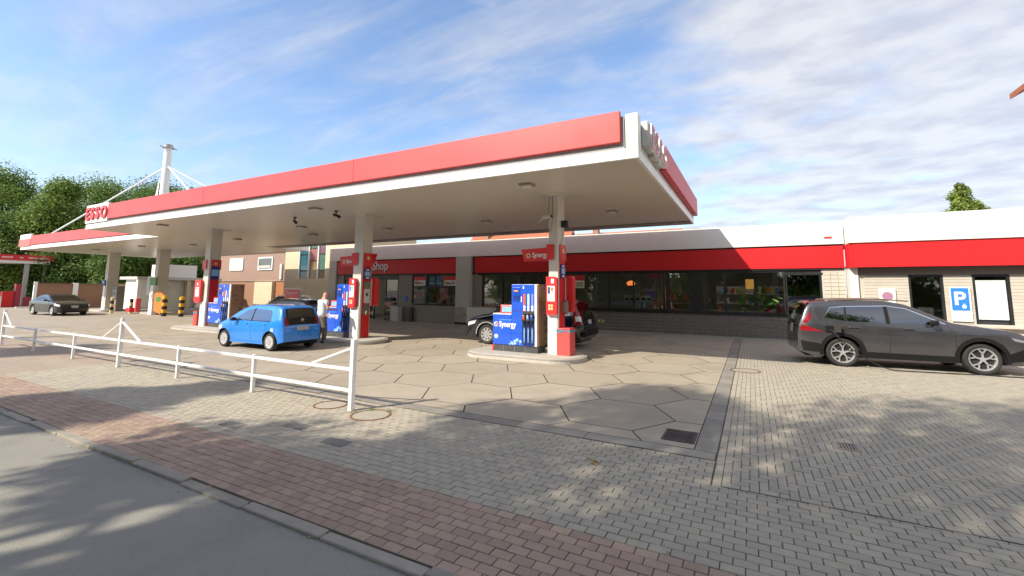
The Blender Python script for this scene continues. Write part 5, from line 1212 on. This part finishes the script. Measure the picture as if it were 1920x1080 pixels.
def make_generic(loc, rz, sc, label, P_, kind, name):
    t = thing(name, label, 'car', loc, rz); t.scale = (sc, sc, sc); blk = mat('trim_plastic', (.012, .012, .012), .6, spec=.15)
    if kind == 'crv':
        sil = [(-2.26, .45), (-2.25, .72), (-2.21, .95), (-2.08, 1.2), (-1.86, 1.55), (-1.6, 1.63), (-.9, 1.68), (-.1, 1.67), (.4, 1.58), (.9, 1.28), (1.2, 1.1), (1.6, 1.02), (2.0, .92), (2.18, .78), (2.25, .6), (2.262, .42)]
        W, wb, r, Ra, belt = .91, 1.31, .35, .41, (lambda x: 1.03)
    elif kind == 'sedan':
        sil = [(-2.35, .45), (-2.34, .70), (-2.30, .95), (-2.0, 1.06), (-1.6, 1.12), (-.9, 1.38), (-.3, 1.45), (.3, 1.42), (.9, 1.15), (1.3, .98), (1.7, .90), (2.1, .78), (2.28, .6), (2.31, .38)]
        W, wb, r, Ra, belt = .92, 1.42, .34, .40, (lambda x: .95)
    else:
        sil = [(-2.0, .42), (-1.99, .7), (-1.96, .95), (-1.80, 1.22), (-1.6, 1.40), (-1.2, 1.46), (-.4, 1.49), (.2, 1.45), (.75, 1.18), (1.1, .99), (1.5, .91), (1.85, .78), (1.99, .6), (2.02, .38)]
        W, wb, r, Ra, belt = .88, 1.27, .31, .37, (lambda x: .96)
    B = Body(sil, W, .23, [(-wb, r), (wb, r)], Ra, belt=belt, tumble=.16, rf=.12, rr_=.09, le=.5, crown=.025, shoulder=.02, edge=.09)
    B.mesh(P_, t); underbody(B, t, r, W)
    H = max(z for x, z in sil); bl = belt(0)+.05; xr = sil[3][0]+.25; 
    gx0, gx1 = (-1.85, 1.0) if kind == 'crv' else ((-1.4, .95) if kind == 'sedan' else (-1.6, .8))
    for sg in (-1, 1):
        B.side([(gx0, bl+.02), (-.35, bl)], [(gx0+.28, H-.22), (-.35, H-.14)], 'rear_window', glass_k, t, sg); B.side([(-.27, bl), (gx1-.1, bl)], [(-.27, H-.14), (.15, H-.19), (gx1-.16, bl+.06)], 'front_window', glass_k, t, sg)
        B.line([(-.31, bl), (-.33, .35)], t, sg); B.line([(-wb+.42, .35), (.9, .35)], t, sg); B.line([(gx1-.05, bl-.02), (gx1-.02, .38)], t, sg)
        B.line(arc(wb, r, Ra+.02, 0, 180), t, sg, .04 if kind == 'crv' else .012, alloy if kind == 'crv' else black, 'arch_trim', .006); B.line(arc(-wb, r, Ra+.02, 0, 180), t, sg, .04 if kind == 'crv' else .012, blk, 'arch_trim', .006)
        xf = sil[-1][0]; B.side([(xf-.46, .72), (xf-.10, .62)], [(xf-.55, .86), (xf-.14, .76)], 'headlight', lampclr, t, sg, .006)
        if kind == 'crv': B.side([(-2.22, .82), (-1.96, .80)], [(-1.98, 1.45), (-1.90, 1.47)], 'tail_lamp', tile_red, t, sg, .012); B.side([(-2.2, .92), (-2.02, .92)], [(-2.15, 1.08), (-2.0, 1.08)], 'tail_lamp_clear', lampclr, t, sg, .016)
        else: B.side([(sil[0][0]+.06, .80), (sil[0][0]+.38, .80)], [(sil[0][0]+.16, 1.0), (sil[0][0]+.42, 1.02)], 'tail_lamp', tile_red, t, sg, .01)
        mirror_(t, gx1-.28, B.y(gx1-.28, bl), bl+.05, P_, sg)
        for x in (-wb, wb): wheel(t, x, sg*(W-.12), r, .21, 9 if kind == 'crv' else 5, r*.66, 'V' if kind == 'crv' else 'X', sg)
    if kind == 'crv':
        B.deck(3.1, 3.95, -.86, .86, 'rear_screen', glass_k, t); B.deck(2.02, 3.0, -1.0, -.86, 'tail_lamp', tile_red, t, .012, q=3); B.deck(2.02, 3.0, .86, 1.0, 'tail_lamp', tile_red, t, .012, q=3)
        B.deck(8.1, 9.9, -.92, .92, 'windscreen', glass_k, t); B.deck(1.3, 1.9, -.27, .27, 'number_plate', plate_m, t, .012, 3, 3); B.deck(.5, .7, .55, .85, 'fog_reflector', tile_red, t, .02, 2, 2); B.deck(.5, .7, -.85, -.55, 'fog_reflector', tile_red, t, .02, 2, 2)
        MB().box(-2.32, -2.1, -.82, .82, .42, .66, .05).build('bumper', blk, t)
    elif kind == 'sedan': B.deck(4.1, 5.6, -.9, .9, 'rear_screen', glass_k, t); B.deck(7.3, 8.9, -.92, .92, 'windscreen', glass_k, t); B.deck(11.6, 12.4, -.28, .28, 'number_plate', plate_m, t, .012, 3, 3)
    else: B.deck(3.0, 4.2, -.86, .86, 'rear_screen', glass_k, t); B.deck(7.3, 8.9, -.92, .92, 'windscreen', glass_k, t); B.deck(.9, 1.5, -.27, .27, 'number_plate', plate_m, t, .012, 3, 3); B.deck(1.9, 3.0, -1.0, -.84, 'tail_lamp', tile_red, t, .012, q=3); B.deck(1.9, 3.0, .84, 1.0, 'tail_lamp', tile_red, t, .012, q=3)
    return t
make_generic((-7.05, 14.64, 0), R(181.6), .985, 'black SUV parked behind the nearest pump facing left', paint('black_paint', (.008, .009, .014), .1, .15), 'crv', 'suv')
make_generic((-19.9, 14.3, 0), R(190), .95, 'silver-sided hatchback with black roof behind the blue hatchback', paint('grey_blue_paint', (.10, .13, .16), .4, .25), 'hatch', 'hatchback')
make_generic((-26.5, 19.0, 0), R(-60), 1.0, 'white hatchback parked by the wall behind the red notice', paint('white_paint', (.72, .72, .72), 0, .3), 'hatch', 'hatchback')
make_generic((-41.6, 12.6, 0), R(3), .95, 'dark grey saloon car approaching at the far left', paint('charcoal_paint', (.010, .010, .011), .3, .25), 'sedan', 'sedan')
make_generic((-63.5, 18.2, 0), R(10), 1.0, 'white car half hidden under the far left red canopy', paint('white_paint', (.72, .72, .72), 0, .3), 'sedan', 'sedan')

# ------------------------------------------------------------------ person
def skin(name, chain, m, parent, sub=2):
    """chain: verts [(co, r)], edges; grown with Skin + Subdivision"""
    vs, es = chain; me = D.meshes.new(name); me.from_pydata([v[0] for v in vs], es, [])
    o = D.objects.new(name, me); C.objects.link(o); o.parent = parent
    me.materials.append(m)
    s = o.modifiers.new('skin', 'SKIN'); s.use_smooth_shade = True
    lay = me.skin_vertices[0].data if me.skin_vertices else None
    if lay is None:
        bpy.context.view_layer.objects.active = o
        bm = bmesh.new(); bm.from_mesh(me); bm.verts.layers.skin.verify(); bm.to_mesh(me); bm.free(); lay = me.skin_vertices[0].data
    for i, v in enumerate(vs): r = v[1]; lay[i].radius = r if isinstance(r, tuple) else (r, r); lay[i].use_root = (i == 0)
    q = o.modifiers.new('sub', 'SUBSURF'); q.levels = sub; q.render_levels = sub
    return o
WD = 1.28
pm = thing('person', 'bald man in white T-shirt and dark trousers standing at the middle pump, seen from behind', 'person', (-13.45, 10.95, 0), R(-12)); pm.scale = (WD, 1.1, 1.02)
S_ = 1.0
# faces +Y; x right of viewer
J = dict(pel=(0, 0, .95), chest=(0, .02, 1.28), neckb=(0, .04, 1.46), neck=(0, .06, 1.53), head=(0, .10, 1.64), crown=(0, .09, 1.735),
         hipL=(-.09, 0, .90), kneeL=(-.11, .03, .50), ankL=(-.12, -.03, .10), toeL=(-.15, .13, .045),
         hipR=(.09, 0, .90), kneeR=(.13, .05, .50), ankR=(.14, .02, .10), toeR=(.17, .18, .045),
         shL=(-.17, .03, 1.42), elL=(-.25, .02, 1.14), wrL=(-.22, .22, 1.02), shR=(.17, .03, 1.42), elR=(.27, .03, 1.15), wrR=(.22, .26, 1.13))
def ch(names, rad, edges): idx = {n: i for i, n in enumerate(names)}; return ([(J[n], rad[n]) for n in names], [(idx[a], idx[b]) for a, b in edges])
rb_ = dict(pel=.09, chest=(.13, .095), neckb=.07, neck=.058, head=(.078, .092), crown=.055, hipL=.07, kneeL=.055, ankL=.04, toeL=.035, hipR=.07, kneeR=.055, ankR=.04, toeR=.035, shL=.058, elL=.043, wrL=.03, shR=.058, elR=.043, wrR=.03)
body = skin('body', ch(list(J), rb_, [('pel', 'chest'), ('chest', 'neckb'), ('neckb', 'neck'), ('neck', 'head'), ('head', 'crown'), ('pel', 'hipL'), ('hipL', 'kneeL'), ('kneeL', 'ankL'), ('ankL', 'toeL'), ('pel', 'hipR'), ('hipR', 'kneeR'), ('kneeR', 'ankR'), ('ankR', 'toeR'),
     ('neckb', 'shL'), ('shL', 'elL'), ('elL', 'wrL'), ('neckb', 'shR'), ('shR', 'elR'), ('elR', 'wrR')]), skin_m, pm)
Js = dict(p0=(0, 0, .84), p1=(0, .01, 1.12), p2=(0, .02, 1.30), p3=(0, .035, 1.43), aL=(-.16, .03, 1.415), bL=(-.215, .03, 1.27), aR=(.16, .03, 1.415), bR=(.225, .03, 1.28))
rs_ = dict(p0=(.185, .155), p1=(.165, .13), p2=(.185, .135), p3=(.11, .085), aL=.082, bL=.075, aR=.082, bR=.075)
nm = list(Js); ix = {n: i for i, n in enumerate(nm)}
skin('shirt', ([(Js[n], rs_[n]) for n in nm], [(ix[a], ix[b]) for a, b in (('p0', 'p1'), ('p1', 'p2'), ('p2', 'p3'), ('p3', 'aL'), ('aL', 'bL'), ('p3', 'aR'), ('aR', 'bR'))]), fabric_w, body)
Jt = dict(q=(0, 0, 1.0), hL=(-.095, 0, .84), kL=(-.115, .03, .5), kL2=(-.12, 0, .28), aL=(-.12, -.02, .085), hR=(.095, 0, .84), kR=(.13, .045, .5), kR2=(.135, .03, .28), aR=(.14, .02, .085))
rt_ = dict(q=(.155, .125), hL=.112, kL=.088, kL2=.078, aL=.072, hR=.112, kR=.088, kR2=.078, aR=.072); nm = list(Jt); ix = {n: i for i, n in enumerate(nm)}
skin('trousers', ([(Jt[n], rt_[n]) for n in nm], [(ix[a], ix[b]) for a, b in (('q', 'hL'), ('hL', 'kL'), ('kL', 'kL2'), ('kL2', 'aL'), ('q', 'hR'), ('hR', 'kR'), ('kR', 'kR2'), ('kR2', 'aR'))]), trousers_m, body)
for s, x, y in ((-1, -.12, -.02), (1, .14, .02)):
    m_ = MB(); m_.smooth = True; rows = []
    for q in range(9):
        f = q/8; yy = y-.09+f*.30; w_ = .048*math.sin(min(1, f*2.2+.35)*1.57)*(1 if f < .75 else math.sqrt(max(.02, 1-((f-.75)/.27)**2))); h_ = .10-.05*f if f < .6 else .07-.02*(f-.6)
        rows.append([(x+s*f*.03+w_*math.cos(R(a)), yy, max(.004, h_*math.sin(R(a)) if a < 181 else .004)) for a in range(0, 361, 30)])
    m_.grid(rows); m_.build('shoe', shoe_m, body)
for s, wr in ((-1, J['wrL']), (1, J['wrR'])):
    hd = ([(wr, .028), ((wr[0]+.0, wr[1]+.05, wr[2]-.005), (.034, .018))], [(0, 1)]); base = hd[0]
    for f in range(4):
        a = (wr[0]+(f-1.5)*.019, wr[1]+.085, wr[2]-.01); b = (a[0], a[1]+.035-.004*abs(f-1.2), a[2]-.014); c = (b[0], b[1]+.018, b[2]-.026)
        n0 = len(base); base += [(a, .0095), (b, .0088), (c, .0075)]; hd[1].extend([(1, n0), (n0, n0+1), (n0+1, n0+2)])
    n0 = len(base); base += [((wr[0]-s*.03, wr[1]+.045, wr[2]-.005), .011), ((wr[0]-s*.045, wr[1]+.075, wr[2]-.015), .009)]; hd[1].extend([(1, n0), (n0, n0+1)])
    skin('hand', hd, skin_m, body, 1)
for s in (-1, 1):
    m_ = MB(); m_.smooth = True; m_.lathe([(.001, -.008), (.02, -.006), (.026, 0), (.02, .006), (.001, .008)], 12, 'x', (s*.088, .09, 1.63), False); m_.build('ear', skin_m, body)
m_ = MB(); m_.cyl((0, .175, 1.635), (0, .205, 1.605), .010, .016, 8); m_.build('nose', skin_m, body)
for s in (-1, 1):
    m_ = MB(); m_.smooth = True; m_.lathe([(.001, -.012), (.01, -.008), (.012, 0), (.001, .01)], 10, 'y', (s*.032, .176, 1.645), False); m_.build('eye', dark, body)
MB().box(-.022, .022, .172, .182, 1.578, 1.584).build('mouth', mat('lip', (.35, .12, .1), .6), body)

# ------------------------------------------------------------------ vegetation
def leaves(n, clumps, size, rng, m, name, parent, squash=.8):
    """clumps: (cx,cy,cz,r). leaf quads mostly near clump surfaces"""
    c = np.array(clumps); vol = c[:, 3]**2; idx = rng.choice(len(c), n, p=vol/vol.sum())
    d = rng.normal(size=(n, 3)); d /= np.linalg.norm(d, axis=1)[:, None]
    rad = c[idx, 3]*(rng.random(n)**.4)*(1+.09*rng.normal(size=n))
    p = c[idx, :3]+d*rad[:, None]*np.array([1, 1, squash])
    nrm = d*.6+rng.normal(size=(n, 3))*.6+np.array([0, 0, .35]); nrm /= np.linalg.norm(nrm, axis=1)[:, None]
    a = np.cross(nrm, rng.normal(size=(n, 3))); a /= np.linalg.norm(a, axis=1)[:, None]; b = np.cross(nrm, a)
    s = size*(.6+.8*rng.random(n))[:, None]
    v = np.stack([p-a*s, p-b*s*.5, p+a*s, p+b*s*.5], 1).reshape(-1, 3)
    me = D.meshes.new(name); me.vertices.add(4*n); me.vertices.foreach_set('co', v.astype(np.float32).ravel())
    me.loops.add(4*n); me.loops.foreach_set('vertex_index', np.arange(4*n, dtype=np.int32))
    me.polygons.add(n); me.polygons.foreach_set('loop_start', np.arange(0, 4*n, 4, dtype=np.int32)); me.polygons.foreach_set('loop_total', np.full(n, 4, dtype=np.int32))
    me.update(); me.validate(); me.materials.append(m)
    o = D.objects.new(name, me); C.objects.link(o); o.parent = parent
    return o
def tree(loc, h, r, seed, label, m, n=9000, size=.28, crown0=.3, group=None, nclump=26, trunk=.22):
    rng = np.random.default_rng(seed); t = thing('tree', label, 'tree', loc, group=group)
    cl = []
    for i in range(nclump):
        a = rng.random()*2*math.pi; f = rng.random(); z = h*(crown0+(1-crown0)*f*.93); env = math.sin(min(1, (f*.9+.12))*math.pi)**.6
        rad = r*env*math.sqrt(rng.random())*.85; cl.append((rad*math.cos(a), rad*math.sin(a), z, r*(.22+.22*rng.random())))
    leaves(n, cl, size, rng, m, 'crown', t)
    mb = MB(); mb.smooth = True; mb.cyl((0, 0, -.1), (rng.normal()*.1, rng.normal()*.1, h*.75), trunk, trunk*.35, 10)
    for c in cl[::2]:
        z0 = h*(crown0*.7+.25*rng.random()); mb.cyl((0, 0, z0), (c[0]*.85, c[1]*.85, c[2]), trunk*.35, trunk*.1, 6)
    mb.build('trunk', bark, t)
    return t
back = [(-68, 30, 14.5, 7, leaf_b, 'tall dark green tree at the left edge behind the far canopies'), (-60, 29, 12.5, 6, leaf_a, 'rounded green tree behind the brown wall, second from the left edge'),
        (-66, 37, 15, 7, leaf_b, 'dark tree behind the brown wall in the second row'), (-57, 35, 13, 6, leaf_c, 'lighter green tree left of the white mast'),
        (-52, 33.5, 12.3, 5.5, leaf_a, 'green tree just left of the white mast'), (-50, 38, 11.5, 5, leaf_b, 'dark tree behind and right of the mast, above the canopy'),
        (-60, 22.6, 8, 4.0, leaf_b, 'low dark tree right behind the brown boundary wall'), (-75, 25, 15.5, 7, leaf_a, 'large tree at the far left edge of the picture'),
        (-56, 26, 8, 3.6, leaf_b, 'small dark tree behind the cream end of the wall'), (-64, 19.5, 6.5, 3.6, leaf_b, 'low tree behind the far left red canopy'), (-70, 17, 9, 5, leaf_b, 'dark tree beyond the far left red canopy'),
        (-58, 31, 7.5, 4, leaf_b, 'low tree seen between the two far canopy pillars'), (-82, 18.5, 15.6, 6, leaf_a, 'green tree top at the very left edge of the picture'), (-68, 19.8, 13.0, 4.6, leaf_a, 'bright green tree above the left end of the second canopy'), (-80, 33, 17, 8, leaf_b, 'tallest dark tree behind the trees at the left edge')]
for i, (x, y, h, r, m, lab) in enumerate(back): tree((x, y, 0), h*(1.06 if x < -59 else .98), r*1.05, 100+i, lab, m, n=38000, size=.135, crown0=.08, group='trees behind the brown wall', nclump=60)
# undergrowth mass behind wall
rng = np.random.default_rng(5)
cl = [(-61-rng.random()*22, 19.5+rng.random()*24, .8+rng.random()*3.0, 1.6+rng.random()*1.2) for _ in range(90)]
hd = leaves(50000, cl, .14, rng, leaf_b, 'hedge', None); tag(hd, kind='stuff')
# conifer behind wing
t = thing('conifer', 'single pointed green conifer top above the white roof on the right', 'tree', (14.6, 46, 0))
rng = np.random.default_rng(3); cl = [(rng.normal()*(.08+(10.4-z)*.12)+(10.3-z)*.10-.1, rng.normal()*(.08+(10.4-z)*.12), z, .24+(10.5-z)*.20) for z in np.linspace(5.5, 10.3, 70)]
leaves(34000, cl, .10, rng, leaf_c, 'crown', t); MB().cyl((0, 0, 0), (0, 0, 9.8), .22, .04, 8).build('trunk', bark, t)
# street trees on the near side of the road: behind the camera, they shade the paving
near = [(-8.9, -6.1, 13.0, 2.8, 21), (-4.0, -5.8, 14.0, 3.9, 22), (-15.3, -6.6, 11.0, 1.7, 25), (2.0, -5.2, 16, 4.4, 23), (7.5, -5.2, 16, 4.4, 27), (-25, -6, 11, 2.4, 24)]
for i, (x, y, h, r, sd) in enumerate(near): tree((x, y, 0), h, r, sd, 'street tree across the road, seen only as shade and reflection', leaf_a, n=14000, size=.12, crown0=.42, group='street trees across the road', nclump=34, trunk=.2)

# park woodland on the far side of the road, behind the camera (seen in the shop windows)
for i in range(13):
    x = -46+i*5.6; tree((x, -15.5-3*(i % 3), 0), 11+1.5*(i % 3), 5.4, 300+i, 'dense park tree beyond the road, seen only as a reflection in the shop windows', (leaf_b, leaf_a)[i % 2], n=9000, size=.36, crown0=.0, group='park trees beyond the road', nclump=34)
scene.render.resolution_x = 1024; scene.render.resolution_y = 576
